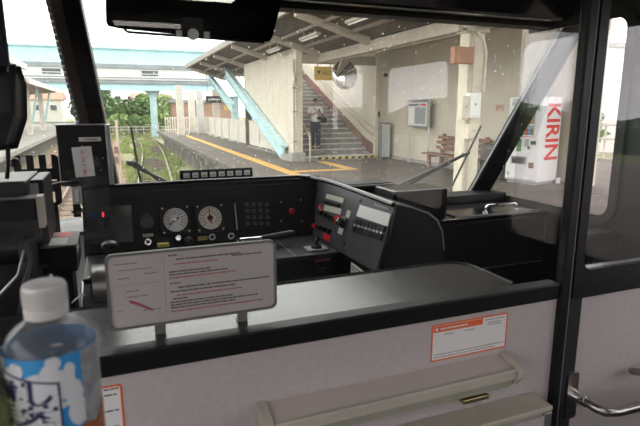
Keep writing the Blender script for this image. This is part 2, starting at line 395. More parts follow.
def pane(name, q, m, t=.006):
    q = [Vector(v) for v in q]; nrm = (q[1]-q[0]).cross(q[3]-q[0]).normalized()
    A = q+[v+nrm*t for v in q]
    return struct(name, MB().add(A, [(0, 1, 2, 3), (7, 6, 5, 4), (0, 4, 5, 1), (1, 5, 6, 2), (2, 6, 7, 3), (3, 7, 4, 0)]), m)
GY = .03
def on(a, b, z):
    t = (z-a.z)/(b.z-a.z); return a+(b-a)*t
offy = Vector((0, .045, 0))
a0, a1, b0, b1 = on(PL0, PL1, 1.12)+offy, on(PL0, PL1, 2.0)+offy, on(PR0, PR1, 1.12)+offy, on(PR0, PR1, 2.0)+offy
pane('window_1', [a0, b0, b1, a1], M['windshield'])
pane('window_2', [(-.96, 2.25, 1.1), a0-Vector((.03, 0, 0)), a1-Vector((.03, 0, 0)), (-.96, 1.9, 2.0)], M['windshield'])
pane('window_10', [b0+Vector((.03, -.02, 0)), (1.98, 2.15, 1.12), (1.98, 2.0, 2.0), b1+Vector((.03, -.02, 0))], M['windshield'])
# nose of the train below the glass
struct('wall_nose', MB().box(-.97, 2.0, 2.52, 2.6, -.5, 1.09), M['white'])
struct('trim_cowl', MB().box(-.97, 2.0, 2.28, 2.6, 1.09, 1.105), M['black'])

# ------------------------------------------------------------------ partition behind the driver
struct('wall_partition', MB().box(-.95, 1.0915, 1.0, 1.03, FZ, 1.094), M['partition'])
struct('trim_sill_bar', MB().box(-.95, 1.0915, .992, 1.035, 1.094, 1.139), M['black'], bevel=.004)
LP = [(-.95, 1.03), (.97, 1.03)] + [(.97-.0, 1.20)] + [(.97-.07+.07*math.cos(R(a)), 1.20+.07*math.sin(R(a))) for a in range(0, 91, 15)] + [(-.95, 1.27)]
ld = struct('trim_ledge', MB().plate(G, LP, [], 1.115, 1.137), M['ledge'], bevel=.003)
LQ = [(-.95, 1.0255)] + [(x+(.012 if x > .8 else 0), y) for x, y in LP[1:-1]] + [(-.95, 1.27)]
obj('ledge_rim', MB().tube([(-.95, 1.275, 1.135)] + [(x+.004, y+.005, 1.135) for x, y in LP[-2:2:-1]] + [(.974, 1.20, 1.135), (.974, 1.04, 1.135)], .007), M['black'], ld, smooth=True)
obj('ledge_box', MB().plate(G, [(x*.995, y-.012) if y > 1.1 else (x*.995, y) for x, y in LP], [], .6, 1.114), M['black'], ld)
struct('window_11', MB().box(-.95, 1.0915, 1.004, 1.010, 1.139, 2.45), M['partglass'])
pp = struct('trim_partition_post', MB().box(1.092, 1.122, .985, 1.014, FZ, 2.45), M['black'], bevel=.004)
obj('gasket', MB().box(1.1225, 1.127, .989, 1.012, FZ, 2.45), M['midgrey'], pp)
# the cab door
dr = struct('door_1', MB().plate(front(1.03), [(1.13, FZ), (1.93, FZ), (1.93, 2.4), (1.13, 2.4)], [rr(1.160, 1.88, 1.155, 2.3, .03)], 0, .03), M['partition'])
obj('window_frame', MB().plate(front(1.0), rr(1.132, 1.925, 1.088, 2.38, .01), [rr(1.162, 1.87, 1.168, 2.28, .03)], .0005, .014), M['black'], dr, bevel=.003)
obj('stile', MB().box(1.131, 1.178, .992, .9995, FZ, 1.087), M['darkgrey'], dr, bevel=.002)
obj('sill_strip', MB().box(1.165, 1.87, .99, 1.03, 1.15, 1.166), M['silver'], dr, bevel=.002)
obj('pane', MB().box(1.158, 1.885, 1.008, 1.014, 1.15, 2.305), M['partglass'], dr)
hd = obj('handle_plate', MB().rrect(front(.9915), 1.15, 1.19, .72, .862, .008, 0, .006), M['steel'], dr, bevel=.002)
hp = [(1.168, .985, .845), (1.168, .955, .838)] + [(1.168+.05*(1-math.cos(R(a))), .955-.05*math.sin(R(a)), .838-.012*math.sin(R(a))) for a in range(15, 91, 15)] + [(1.55, .905, .826)]
hp = [at(577, 397, Y=.985), at(586, 402, Y=.955), at(596, 408, Y=.925), at(606, 412, Y=.905), at(617, 412, Y=.90), at(640, 406, Y=.90), at(690, 394, Y=.90), at(715, 385, Y=.93), at(722, 375, Y=.985)]
obj('pull_bar', MB().tube(hp, .0135, 12), M['steel'], hd, smooth=True)
obj('collar', MB().cyl(hp[0], hp[1], .017, .0165, 16), M['chrome'], hd, smooth=True)
h2 = [at(632, 371, Y=.985), at(640, 372, Y=.95), at(660, 372, Y=.94)]
obj('second_bar', MB().tube(h2, .011, 10), M['steel'], hd, smooth=True)

# ------------------------------------------------------------------ things on the partition
SF = front(1.06)
sg = thing('notice_plate', (.14, 1.06, 1.137), 'pale grey rounded notice plate with black and red lines standing on the ledge', 'sign')
obj('plate', MB().rrect(SF, -.033, .311, 1.163, 1.317, .014, 0, .003), M['plate'], sg)
obj('rim', MB().plate(SF, rr(-.036, .314, 1.160, 1.320, .016), [rr(-.030, .308, 1.166, 1.314, .012)], -.001, .0048), M['plateedge'], sg)
for x in (.05, .225): obj('foot', MB().box(x, x+.022, 1.061, 1.085, 1.1375, 1.143).box(x, x+.022, 1.0635, 1.068, 1.143, 1.19), M['plateedge'], sg)
SGF = SF.sub(0, 0, .0032)
def lines(fr, rows, h, rng):
    """illegible print: short dashes of differing length"""
    mb = MB()
    for x0, x1, y in rows:
        x = x0
        while x < x1-.002:
            L = min(rng.uniform(.004, .016), x1-x); mb.fbox(fr, x, x+L, y-h/2, y+h/2, 0, .0002); x += L+rng.uniform(.0010, .0022)
    return mb
rg = random.Random(3)
obj('print_black', lines(SGF, [(.085, .104, 1.306), (.10, .235, 1.297), (.215, .28, 1.293), (.084, .17, 1.271), (.084, .205, 1.265), (.085, .106, 1.246), (.10, .30, 1.236), (.085, .225, 1.228), (.09, .12, 1.212), (.084, .215, 1.205), (.084, .27, 1.199), (.084, .22, 1.193)], .0027, rg), M['ink'], sg, kind='stuff')
obj('print_red', lines(SGF, [(.094, .185, 1.287), (.084, .222, 1.258), (.098, .235, 1.219), (.084, .285, 1.185)], .0027, rg), M['redink'], sg, kind='stuff')
obj('print_grey', lines(SGF, [(-.02, .025, 1.298), (-.012, .05, 1.285), (-.015, .01, 1.268), (.035, .062, 1.274), (.0, .025, 1.240), (.0, .04, 1.228), (-.02, -.01, 1.2), (.03, .066, 1.196)], .002, rg), M['inkgrey'], sg, kind='stuff')
obj('divider', MB().fbox(SGF, .0745, .0752, 1.18, 1.305, 0, .0002).fbox(SGF, -.022, .068, 1.2535, 1.2542, 0, .0002), M['inkgrey'], sg)
obj('line_drawing', MB().plate(SGF, [(.005, 1.222), (.02, 1.215), (.05, 1.196), (.048, 1.192), (.02, 1.208), (.004, 1.216)], [], 0, .0002), M['redink'], sg)

def sticker(name, x0, x1, y0, y1, label):
    fr = front(.9998)
    s = obj(name, MB().rrect(fr, x0, x1, y0, y1, .006, 0, .0006), M['paper'], label=label, cat='sticker')
    f2 = fr.sub(0, 0, .0007)
    obj('orange_border', MB().plate(f2, rr(x0, x1, y0, y1, .006), [rr(x0+.004, x1-.004, y0+.004, y1-.004, .004)], -.0005, .0002), M['orange'], s)
    return s, f2
s, f2 = sticker('orange_sticker', .691, .925, .981, 1.079, 'white sticker with orange header band on panel above the tray')
obj('header_band', MB().fbox(f2, .697, .845, 1.058, 1.074, 0, .0003), M['orange'], s)
rg = random.Random(5)
obj('small_print', lines(f2, [(.852, .915, 1.068), (.86, .905, 1.060), (.86, .905, 1.054), (.70, .918, .998), (.70, .89, .991), (.728, .76, 1.050), (.79, .82, 1.050)], .0022, rg), M['inkgrey'], s, kind='stuff')
obj('header_print', lines(f2.sub(0, 0, .0004), [(.716, .80, 1.066)], .004, rg).plate(f2.sub(0, 0, .0004), circ(.706, 1.066, .004, 10), [], 0, .0001), M['paper'], s, kind='stuff')
s, f2 = sticker('orange_sticker', -.10, -.0215, .94, 1.074, 'white sticker with orange border half hidden behind the bottle')
obj('small_print', lines(f2, [(-.055, -.028, 1.066), (-.055, -.032, 1.054), (-.06, -.03, 1.02), (-.06, -.03, .985)], .003, rg), M['ink'], s, kind='stuff')

# drop tray on the panel
def prof_x(pts, x0, x1): return MB().poly([(x0, y, z) for y, z in pts], (x1-x0, 0, 0))
tr = thing('drop_tray', (.58, .999, .93), 'long beige metal tray unit on partition panel below the stickers', 'tray')
obj('top_face', prof_x([(.9985, .967), (.9985, .956), (.942, .938), (.940, .951)], .266, .905), M['traytop'], tr)
obj('front_lip', MB().box(.266, .905, .930, .9395, .926, .954), M['beigemetal'], tr, bevel=.003)
obj('underside', prof_x([(.9985, .9555), (.9415, .9375), (.940, .925), (.945, .900), (.9985, .885)], .268, .903), M['olive'], tr)
for x in (.248, .9055):
    obj('end_cap', prof_x([(.9985, .972), (.965, .966), (.938, .957), (.926, .950), (.926, .930), (.945, .905), (.9985, .893)], x, x+.0175), M['beigemetal'], tr, bevel=.004)
obj('latch', MB().box(.765, .845, .955, .9984, .872, .884), M['brass'], tr, bevel=.002, label='small brass latch')
bx = thing('lower_compartment', (.6, .999, FZ), 'grey lower compartment with pale metal edges under the tray unit', 'compartment')
obj('housing', MB().box(.15, 1.02, .93, .9985, .35, .815), M['olive'], bx)
obj('top_edge', MB().box(.15, 1.03, .922, .9985, .8155, .829), M['beigemetal'], bx, bevel=.003)
obj('front_panel', MB().box(.16, 1.0, .9205, .9295, .36, .806), M['partition'], bx)
obj('side_edge', MB().box(1.001, 1.025, .918, .9985, .35, .815), M['silver'], bx, bevel=.003)

# tea bottle
BY = .435; q = at(47, 315, Y=BY); BX, BZ = q.x, q.z-.176
bf = F((BX, BY, BZ), (1, 0, 0), (0, 1, 0))
tb = thing('tea_bottle', (BX, BY, BZ), 'clear tea bottle with white cap and sky blue cloud label beside the camera', 'bottle')
def body_profile(r=0.0335): return [(.0, .0), (.024, .0), (.031, .004), (r, .012), (r, .055), (r-.0012, .058), (r, .061), (r, .151), (r-.001, .1555), (.0290, .163), (.0225, .1695), (.0165, .1735), (.0135, .176), (.0130, .180)]
obj('bottle_body', MB().lathe(bf, body_profile()), M['pet'], tb, smooth=True)
obj('tea', MB().lathe(bf, [(0, .001), (.023, .001), (.030, .005), (.0325, .013), (.0325, .052), (.0322, .075), (0, .075)]), M['tea'], tb, smooth=True)
cp = MB()
cp.lathe(bf, [(.0145, .176), (.0158, .177), (.0160, .183), (.0152, .1835), (.0158, .185), (.0156, .200), (.0150, .2022), (.0135, .2030), (0, .2030)], 36)
obj('cap', cp, M['cap'], tb, smooth=True)
rb = MB()
for k in range(40):
    a = 2*math.pi*k/40; q = bf.p(.0158*math.cos(a), .0158*math.sin(a), 0)
    rb.fbox(F(q, (-math.sin(a), math.cos(a), 0), (0, 0, 1)), -.0005, .0005, .186, .1995, -.0004, .0004)
obj('cap_ribs', rb, M['cap'], tb, kind='stuff')
def wrap(a0, a1, z0, z1, r, n=16, zf0=None, zf1=None):
    """a patch of label bent around the bottle; angle 0 faces the camera (-Y), positive to the right"""
    V = []; f = []
    for i in range(n+1):
        a = R(a0+(a1-a0)*i/n); 
        for z in ((zf0(i/n) if zf0 else z0), (zf1(i/n) if zf1 else z1)):
            V += [bf.p(rad*math.sin(a), -rad*math.cos(a), z) for rad in (r, r-.0003)]
    for i in range(n):
        k = i*4; f += [(k, k+4, k+6, k+2), (k+1, k+3, k+7, k+5), (k+2, k+6, k+7, k+3), (k, k+1, k+5, k+4)]
    f += [(0, 2, 3, 1), (n*4, n*4+1, n*4+3, n*4+2)]
    return MB().add(V, f)
obj('label', wrap(-180, 180, .036, .1540, .0340, 64), M['labelblue'], tb, smooth=True, label='sky blue wrapped label')
rg = random.Random(11)
cl = MB()
# clouds, bent round the bottle
def blob_on(mb, a, z, ra, rz, r=.0343, n=14):
    c = [(a+ra*math.cos(2*math.pi*i/n)*rg.uniform(.85, 1.1), z+rz*math.sin(2*math.pi*i/n)*rg.uniform(.85, 1.1)) for i in range(n)]
    V = [bf.p(r*math.sin(R(q)), -r*math.cos(R(q)), h) for q, h in [(a, z)]+c]
    mb.add(V, [(0, i+1, (i+1) % n+1) for i in range(n)])
for a, z, ra, rz in ((-15, .100, 16, .010), (2, .106, 13, .010), (18, .098, 16, .012), (-38, .112, 12, .006), (30, .088, 12, .012), (5, .090, 26, .012), (8, .116, 9, .006), (26, .108, 8, .006), (-55, .104, 14, .009), (34, .072, 14, .012), (-70, .095, 14, .012)):
    blob_on(cl, a, z+.0335, ra, rz, .0343+rg.uniform(0, .0002))
obj('label_clouds', cl, M['cloud'], tb, label='white printed clouds', kind='stuff')
obj('label_side', wrap(42, 303, .05, .1535, .0346, 40), M['labelsilver'], tb, smooth=True, label='grey side print')
obj('label_tea_picture', wrap(14, 110, .036, .060, .0348, 24, zf1=lambda t: .088+.018*abs(math.sin(7*t))*t), M['labelbrown'], tb, smooth=True, label='brown tea picture')
obj('label_red_spot', wrap(24, 46, .066, .078, .03495, 8), M['labelred'], tb, smooth=True)
tp = wrap(-62, 12, .047, .107, .0349, 24, zf0=lambda t: .0835-.004*t, zf1=lambda t: .1445-.010*t)
obj('label_text_panel', tp, M['cloud'], tb, smooth=True, label='white lettering panel')
bd = MB()
for a0, a1, z0, z1 in ((-62, 12, None, 'top'), (-62, 12, None, 'bot')):
    top = z1 == 'top'
    w_ = wrap(a0, a1, 0, 0, .0351, 24, zf0=(lambda t: .143-.010*t) if top else (lambda t: .0835-.004*t), zf1=(lambda t: .1445-.010*t) if top else (lambda t: .085-.004*t)); bd.add(w_.v, w_.f)
w_ = wrap(10.5, 13, .0795, .1345, .0351, 2); bd.add(w_.v, w_.f)
w_ = wrap(-62.5, -60.5, .0835, .1445, .0351, 2); bd.add(w_.v, w_.f)
obj('label_panel_frame', bd, M['navyprint'], tb)
BENT = []
def bent_text(body, a, z, size):
    cu = bpy.data.curves.new('lettering', 'FONT'); cu.body = body; cu.size = size; cu.align_x = 'CENTER'; cu.align_y = 'CENTER'; cu.extrude = .0001; cu.offset = .0007
    t = bpy.data.objects.new('lettering_type', cu); C.objects.link(t); BENT.append((t, a, z))
for ch, a, z, s_ in (('し', -12, .1265, .023), ('ば', -34, .1275, .020), ('香', -51, .1285, .017), ('茶', -13, .1025, .028), ('麦', -47, .1035, .026)): bent_text(ch, a, z, s_)
bpy.context.view_layer.update(); dg = bpy.context.evaluated_depsgraph_get()
for t, a, z in BENT:
    me = bpy.data.meshes.new_from_object(t.evaluated_get(dg))
    for v in me.vertices:
        an = R(a)+v.co.x/.0345; v.co = bf.p((.0353+v.co.z)*math.sin(an), -(.0353+v.co.z)*math.cos(an), z+v.co.y) - OFF[tb.name]
    me.materials.clear(); me.materials.append(M['navyprint'])
    o = bpy.data.objects.new('lettering', me); C.objects.link(o); o.parent = tb; OFF[o.name] = OFF[tb.name]
for t, *_ in BENT: bpy.data.objects.remove(t)
# a second bottle at the very edge and the small table both stand on
gx = -.1185
gf = F((gx, .42, BZ), (1, 0, 0), (0, 1, 0))
gb_ = thing('drink_bottle', (gx, .42, BZ), 'dark green drink bottle cut off by the left picture edge', 'bottle')
obj('bottle_body', MB().lathe(gf, [(0, 0), (.028, 0), (.032, .006), (.032, .115), (.030, .128), (.022, .14), (.013, .147)]), M['teagreen'], gb_, smooth=True)
obj('cap', MB().lathe(gf, [(.014, .147), (.0155, .148), (.0155, .162), (.014, .164), (0, .164)]), M['cangreen'], gb_, smooth=True)
tt = thing('side_table', (-.25, .42, FZ), 'small table below the bottles', 'table')
obj('table_top', MB().rrect(G, -.5, -.015, .25, .475, .03, BZ-.02, BZ), M['midgrey'], tt, bevel=.003)
obj('leg', MB().cyl((-.25, .42, FZ+.02), (-.25, .42, BZ-.02), .02), M['steel'], tt)
obj('foot', MB().cyl((-.25, .42, FZ), (-.25, .42, FZ+.02), .14, n=24), M['steel'], tt)
# saloon lamps
for y in (-2.1, -.6):
    l = thing('ceiling_light', (.5, y, 2.45), 'long lit saloon ceiling lamp, the one farther from the partition' if y < -1 else 'long lit saloon ceiling lamp, the one nearer the partition', 'lamp', 'saloon ceiling lamps')
    obj('housing', MB().box(.05, .95, y-.1, y+.1, 2.425, 2.4495), M['white'], l)
    obj('diffuser', MB().box(.08, .92, y-.08, y+.08, 2.405, 2.4245), M['lamp'], l)

exec_cab = True

# ------------------------------------------------------------------ the driver's desk
dk = thing('driver_desk', (.35, 2.05, FZ), 'black driving desk with gauges, levers and switch wing below the windscreen', 'control desk')
GP = F((0, 2.13, 1.295), (1, 0, 0), (0, .075, .25))          # gauge panel: leans back, normal to the driver
obj('desk_body', MB().poly([(-.13, 2.155, FZ), (-.13, 2.04, FZ), (-.13, 2.062, 1.065), (-.13, 2.138, 1.30), (-.13, 2.19, 1.30), (-.13, 2.215, 1.16), (-.13, 2.36, 1.16), (-.13, 2.36, FZ)], (.97, 0, 0)), M['black'], dk, bevel=.006)
obj('gauge_panel', MB().fbox(GP, -.115, .80, -.245, -.015, .004, .010), M['panelblack'], dk, bevel=.002)
GP = GP.sub(0, 0, .010)
def onGP(u, v): return GP.hit(u, v)
obj('top_roll', MB().tube([(-.135, 2.15, 1.302), (.3, 2.15, 1.306), (.74, 2.15, 1.304), (.80, 2.13, 1.30), (.84, 2.06, 1.295), (.865, 1.9, 1.287), (.90, 1.57, 1.268)], .010, 8), M['blackgloss'], dk, smooth=True)
obj('desk_top', MB().box(-.13, .775, 1.76, 2.058, 1.035, 1.060), M['darkgrey'], dk, bevel=.006)
obj('desk_front', MB().box(-.12, .765, 1.775, 1.80, FZ, 1.0345), M['black'], dk)
obj('desk_joint', MB().box(.598, .601, 1.765, 2.05, 1.0605, 1.0612), M['silver'], dk)
# display recess
x0, y0 = onGP(87, 246); x1, y1 = onGP(131, 205)
dp = obj('display', MB().plate(GP, rr(x0, x1, y0, y1, .006), [rr(x0+.016, x1-.014, y0+.012, y1-.012, .004)], 0, .008), M['blackgloss'], dk, bevel=.001)
obj('screen', MB().fbox(GP, x0+.015, x1-.013, y0+.01, y1-.01, .0005, .0025), M['blackgloss'], dp)
def led(u, v, pat, s=.0036):
    x, y = onGP(u, v); mb = MB()
    for j, row in enumerate(pat):
        for i, c in enumerate(row):
            if c == '#': mb.fbox(GP, x+(i-1)*s, x+(i-.15)*s, y+(1-j)*s, y+(1.85-j)*s, .003, .0036)
    return mb
obj('led_digit', led(103, 214, ('##', '.#', '##', '.#', '##')), M['led'], dp, kind='stuff')
obj('led_mark', led(116, 209, ('###',), .003), M['led'], dp, kind='stuff')
for i, (u, v) in enumerate(((101, 221), (101, 226), (101, 231))):
    x, y = onGP(u, v); obj('dim_segment', MB().plate(GP, rr(x-.008, x+.008, y-.009, y+.009, .002, 2), [rr(x-.0055, x+.0055, y-.0065, y+.0065, .001, 2)], .003, .0035), M['keygrey'], dp)
x, y = onGP(147, 222)
ky = obj('keyhole', MB().plate(GP, circ(x, y, .026), [], 0, .006), M['knob'], dk, bevel=.001)
obj('key_slot', MB().fbox(GP, x-.011, x+.011, y+.010, y+.034, .0062, .010), M['knob'], ky)
def label_plate(u0, v0, u1, v1, m, fr, par, name='label_plate', lines_=0):
    xa, ya = fr.hit(u0, v1); xb, yb = fr.hit(u1, v0)
    o = obj(name, MB().fbox(fr, xa, xb, ya, yb, 0, .0025), m, par)
    if lines_: obj('small_print', lines(fr.sub(0, 0, .0026), [(xa+.004, xb-.003, ya+(yb-ya)*(k+1)/(lines_+1)) for k in range(lines_)], (yb-ya)*.35/lines_, random.Random(int(u0))), M['ink'], o, kind='stuff')
    return o
label_plate(143, 233.5, 153, 237, M['lampface'], GP, dk, lines_=1)
x, y = onGP(148, 242); obj('push_button', MB().plate(GP, circ(x, y, .0125, 16), [], 0, .008), M['chrome'], dk, bevel=.001)
x, y = onGP(148, 242); obj('button_dot', MB().plate(GP, circ(x, y, .008, 14), [], .0085, .0095), M['keygrey'], dk)
# two gauges
def gauge(u, v, face, hand, hang, dots):
    x, y = onGP(u, v); r = .0475
    g = obj('gauge', MB().plate(GP, rr(x-.057, x+.057, y-.057, y+.057, .006), [circ(x, y, r, 32)], 0, .014), M['black'], dk, bevel=.0015)
    obj('dial', MB().plate(GP, circ(x, y, r, 32), [], .0005, .003), face, g)
    tk = MB()
    for k in range(25):
        f2 = GP.sub(x, y, .0032, R(225-270*k/24)); b = k % 2 == 0
        tk.fbox(f2, .033 if b else .038, .043, -.0012 if b else -.0006, .0012 if b else .0006, 0, .0005)
    obj('tick_marks', tk, M['ink'], g, kind='stuff')
    nm = MB()
    for k in range(13):
        a = R(225-270*k/12); nm.fbox(GP.sub(x+.027*math.cos(a), y+.027*math.sin(a), .0032), -.0035, .0035, -.0022, .0022, 0, .0004)
    obj('numerals', nm, M['inkgrey'], g, kind='stuff')
    f2 = GP.sub(x, y, .004, R(hang))
    nd = MB().plate(f2, [(-.016, -.004), (.0, -.0035), (.036, -.001), (.036, .001), (0, .0035), (-.016, .004)], [], 0, .001)
    obj('needle', nd, hand, g)
    obj('hub', MB().plate(GP, circ(x, y, .006 if not dots else .012, 16), [], .0052, .007), M['knob'] if dots else M['chrome'], g)
    if dots:
        obj('second_needle', MB().plate(GP.sub(x, y, .0072, R(-82)), [(.004, -.004), (.026, -.002), (.026, .002), (.004, .004)], [], 0, .001), M['red'], g)
    for sx in (-1, 1):
        for sy in (-1, 1): obj('screw', MB().plate(GP, circ(x+sx*.048, y+sy*.048, .004, 8), [], .0145, .0155), M['silver'], g)
gauge(175.5, 220, M['dial'], M['ink'], 215, 0)
gauge(210, 218, M['dialcream'], M['red'], 96, 1)
x, y = onGP(178, 238); obj('gauge_knob', MB().plate(GP, circ(x, y, .011, 14), [], 0, .016), M['chrome'], dk, bevel=.002)
x, y = onGP(188, 241); obj('round_knob', MB().ball(GP.p(x, y, .016), .018), M['darkgrey'], dk, smooth=True)
label_plate(198, 236, 207, 240.5, M['yellowlabel'], GP, dk, lines_=1)
for u, v in ((212, 237), (231, 236)):
    x, y = onGP(u, v); obj('panel_switch', MB().plate(GP, circ(x, y, .013, 16), [circ(x, y, .009, 16)], 0, .006), M['silver'], dk); obj('switch_core', MB().plate(GP, circ(x, y, .0085, 12), [], 0, .010), M['knob'], dk)
# button panel
x0, y0 = onGP(237.5, 229.5); x1, y1 = onGP(275, 201)
bp_ = obj('button_panel', MB().fbox(GP, x0, x1, y0, y1, 0, .005), M['black'], dk, bevel=.001)
obj('silver_edge', MB().fbox(GP, x0-.003, x0-.0005, y0, y1, 0, .006), M['silver'], bp_)
for j in range(4):
    for i in range(4):
        x, y = onGP(246.5+6.6*i+.4*j, 204.8+6.3*j); obj('button', MB().fbox(GP, x-.0085, x+.0085, y-.008, y+.008, .0052, .009), M['keygrey'], bp_, bevel=.001)
x, y = onGP(291.5, 211.5)
em = obj('emergency_button', MB().plate(GP, circ(x, y, .024, 20), [], 0, .004), M['black'], dk)
obj('red_button', MB().lathe(GP.sub(x, y, .0042), [(.0155, 0), (.016, .008), (.012, .014), (0, .016)], 18), M['redlamp'], em, smooth=True)
for u, v in ((281, 202), (301, 200), (281, 221), (302, 221)):
    x, y = onGP(u, v); obj('screw', MB().plate(GP, circ(x, y, .003, 8), [], 0, .001), M['silver'], dk)
# brake lever
la, lb = at(240, 241, Y=1.93), at(292, 234, Y=1.93)
lv = obj('brake_lever', MB().tube([la, la.lerp(lb, .35), la.lerp(lb, .62)], [.013, .009, .010], 10), M['chrome'], dk, smooth=True, label='chrome brake lever with black grip')
obj('lever_grip', MB().tube([la.lerp(lb, .40), la.lerp(lb, .6), lb+Vector((0, 0, .002)), lb+Vector((.01, 0, .001))], [.010, .013, .016, .010], 12), M['knob'], lv, smooth=True)
obj('lever_pivot', MB().cyl(Vector((la.x, la.y, 1.061)), la+Vector((0, 0, .006)), .017, .015, 16), M['chrome'], lv, smooth=True)
# master knob and drum at the left
kb = at(109.5, 245, Y=1.80)
kn = obj('master_knob', MB().ball(kb, .027, .027, .016), M['knob'], dk, smooth=True)
obj('shaft', MB().cyl(kb-Vector((0, 0, .03)), kb-Vector((0, 0, .085)), .006), M['chrome'], kn, smooth=True)
dm = at(104, 287, Y=1.72)
ds = obj('controller_drum', MB().cyl(dm+Vector((-.03, 0, 0)), dm+Vector((.035, 0, 0)), .075, n=28), M['silver'], dk, smooth=True, label='silver drum of the master controller')
obj('drum_cap', MB().cyl(dm+Vector((-.036, 0, 0)), dm+Vector((-.0305, 0, 0)), .05, n=24), M['darkgrey'], ds, smooth=True)
obj('desk_side', MB().poly([(-.13, 1.5, FZ), (-.13, 1.5, .98), (-.13, 1.76, 1.045), (-.13, 1.76, FZ)], (.22, 0, 0)), M['darkgrey'], dk, bevel=.004)
obj('desk_side_edge', MB().tube([(-.13, 1.5, .985), (-.13, 1.765, 1.05), (-.10, 1.775, 1.062)], .005), M['silver'], dk, smooth=True)
obj('grab_wire', MB().tube([at(72, 303, Y=1.48), at(76, 299, Y=1.48), at(83, 293, Y=1.48), at(85, 296, Y=1.48)], .0025, 6), M['silver'], dk, smooth=True)
yk = at(163, 244, Y=2.04); obj('yellow_tab', MB().box(yk.x-.022, yk.x+.022, 2.02, 2.045, yk.z-.008, yk.z+.006), M['yellowlabel'], dk, bevel=.003)

# switch wing on the right of the desk
A, B, Cc, D = Vector((.835, 2.12, 1.292)), Vector((.905, 1.565, 1.268)), Vector((.772, 2.07, 1.05)), Vector((.838, 1.555, 1.03))
WG = F(A, B-A, A-Cc)                                        # x towards the driver, y up the slope
if WG.z.x > 0: raise Exception('wing normal')
wl = (B-A).length
wing = obj('wing_panel', MB().fbox(WG, -.02, wl, -.25, .0, -.012, 0), M['wing'], dk, bevel=.002, label='dark grey sloping switch panel')
obj('wing_body', MB().poly([A+Vector((.014, .03, 0)), B+Vector((.014, 0, 0)), D+Vector((.014, 0, -.03)), D+Vector((.02, 0, -.88)), Cc+Vector((.08, .03, -.88)), Cc+Vector((.014, .03, 0))], (.085, .03, -.02)), M['black'], dk)
obj('wing_lower', MB().poly([Cc+Vector((.02, 0, -.01)), D+Vector((.0, 0, -.006)), D+Vector((.02, 0, -.5)), Cc+Vector((.04, 0, -.5))], (.012, 0, 0)), M['black'], dk)
obj('wing_top_edge', MB().tube([A+Vector((0, .02, .004)), A.lerp(B, .5)+Vector((0, 0, .004)), B+Vector((0, 0, .002))], .0035, 6), M['chrome'], dk, smooth=True)
def wg(u, v): return WG.hit(u, v)
# key strips: (corner pixels of each row)
def row(u0, v0, u1, v1, n, w, h, z, m, name, par, m2=None, tilt=0):
    for i in range(n):
        t = i/(n-1) if n > 1 else 0; x, y = wg(u0+(u1-u0)*t, v0+(v1-v0)*t)
        obj(name, MB().fbox(WG, x-w/2, x+w/2, y-h/2, y+h/2, .0005, z), (m2 if m2 and i == 0 else m), par)
row(328, 196.5, 342.5, 200.5, 6, .0215, .020, .004, M['switchbeige'], 'legend_key', wing)
row(326, 202, 339, 205.5, 6, .016, .012, .012, M['knob'], 'rocker_switch', wing)
row(326, 208, 340, 211.5, 6, .0215, .024, .004, M['switchbeige'], 'legend_key', wing)
row(320, 207, 322, 213, 3, .012, .012, .005, M['orange'], 'small_lamp', wing)
row(322, 213, 335, 219.5, 4, .018, .018, .016, M['knob'], 'toggle_switch', wing)
row(315.5, 226, 330, 231, 4, .018, .018, .014, M['knob'], 'toggle_switch', wing, M['red'])
row(362, 208.5, 388, 216.5, 7, .029, .023, .004, M['switchwhite'], 'legend_key', wing)
row(360, 214, 386.5, 222.5, 7, .029, .023, .004, M['switchwhite'], 'legend_key', wing)
row(357.5, 221.5, 384, 229, 8, .021, .022, .010, M['knob'], 'rocker_switch', wing)
row(355, 229, 381, 237, 8, .021, .022, .010, M['knob'], 'rocker_switch', wing)
row(356.3, 225.3, 382.5, 233, 8, .013, .008, .008, M['silver'], 'switch_tip', wing)
row(376, 205, 387, 208.5, 5, .020, .010, .002, M['midgrey'], 'legend_strip', wing)
for u0, v0, u1, v1, m in ((346, 211.5, 351.5, 217, 'switchbeige'), (338, 229, 344, 233, 'switchbeige')):
    xa, ya = wg(u0, v1); xb, yb = wg(u1, v0); obj('label_plate', MB().fbox(WG, min(xa, xb), max(xa, xb), min(ya, yb), max(ya, yb), .0005, .003), M[m], wing)
xa, ya = wg(327, 237); obj('label_plate', MB().fbox(WG, xa-.028, xa+.028, ya-.012, ya+.012, .0005, .003), M['red'], wing, label='red label plate')
x, y = wg(338.5, 219.5); obj('lamp_button', MB().plate(WG, circ(x, y, .016, 14), [], .0005, .012), M['red'], wing, bevel=.002)
x, y = wg(343.5, 222.5)
rk = obj('rotary_knob', MB().lathe(WG.sub(x, y, .0005), [(.024, 0), (.024, .006), (.018, .008), (.017, .028), (.014, .031), (0, .031)], 18), M['knob'], wing, smooth=True)
obj('pointer', MB().fbox(WG.sub(x, y, .032, R(70)), 0, .016, -.003, .003, 0, .002), M['white'], rk)
for u, v in ((360, 201), (344, 243), (385, 243), (312, 232), (318, 190)):
    x, y = wg(u, v); obj('bolt', MB().plate(WG, circ(x, y, .006, 8), [], .0005, .004), M['knob'], wing)
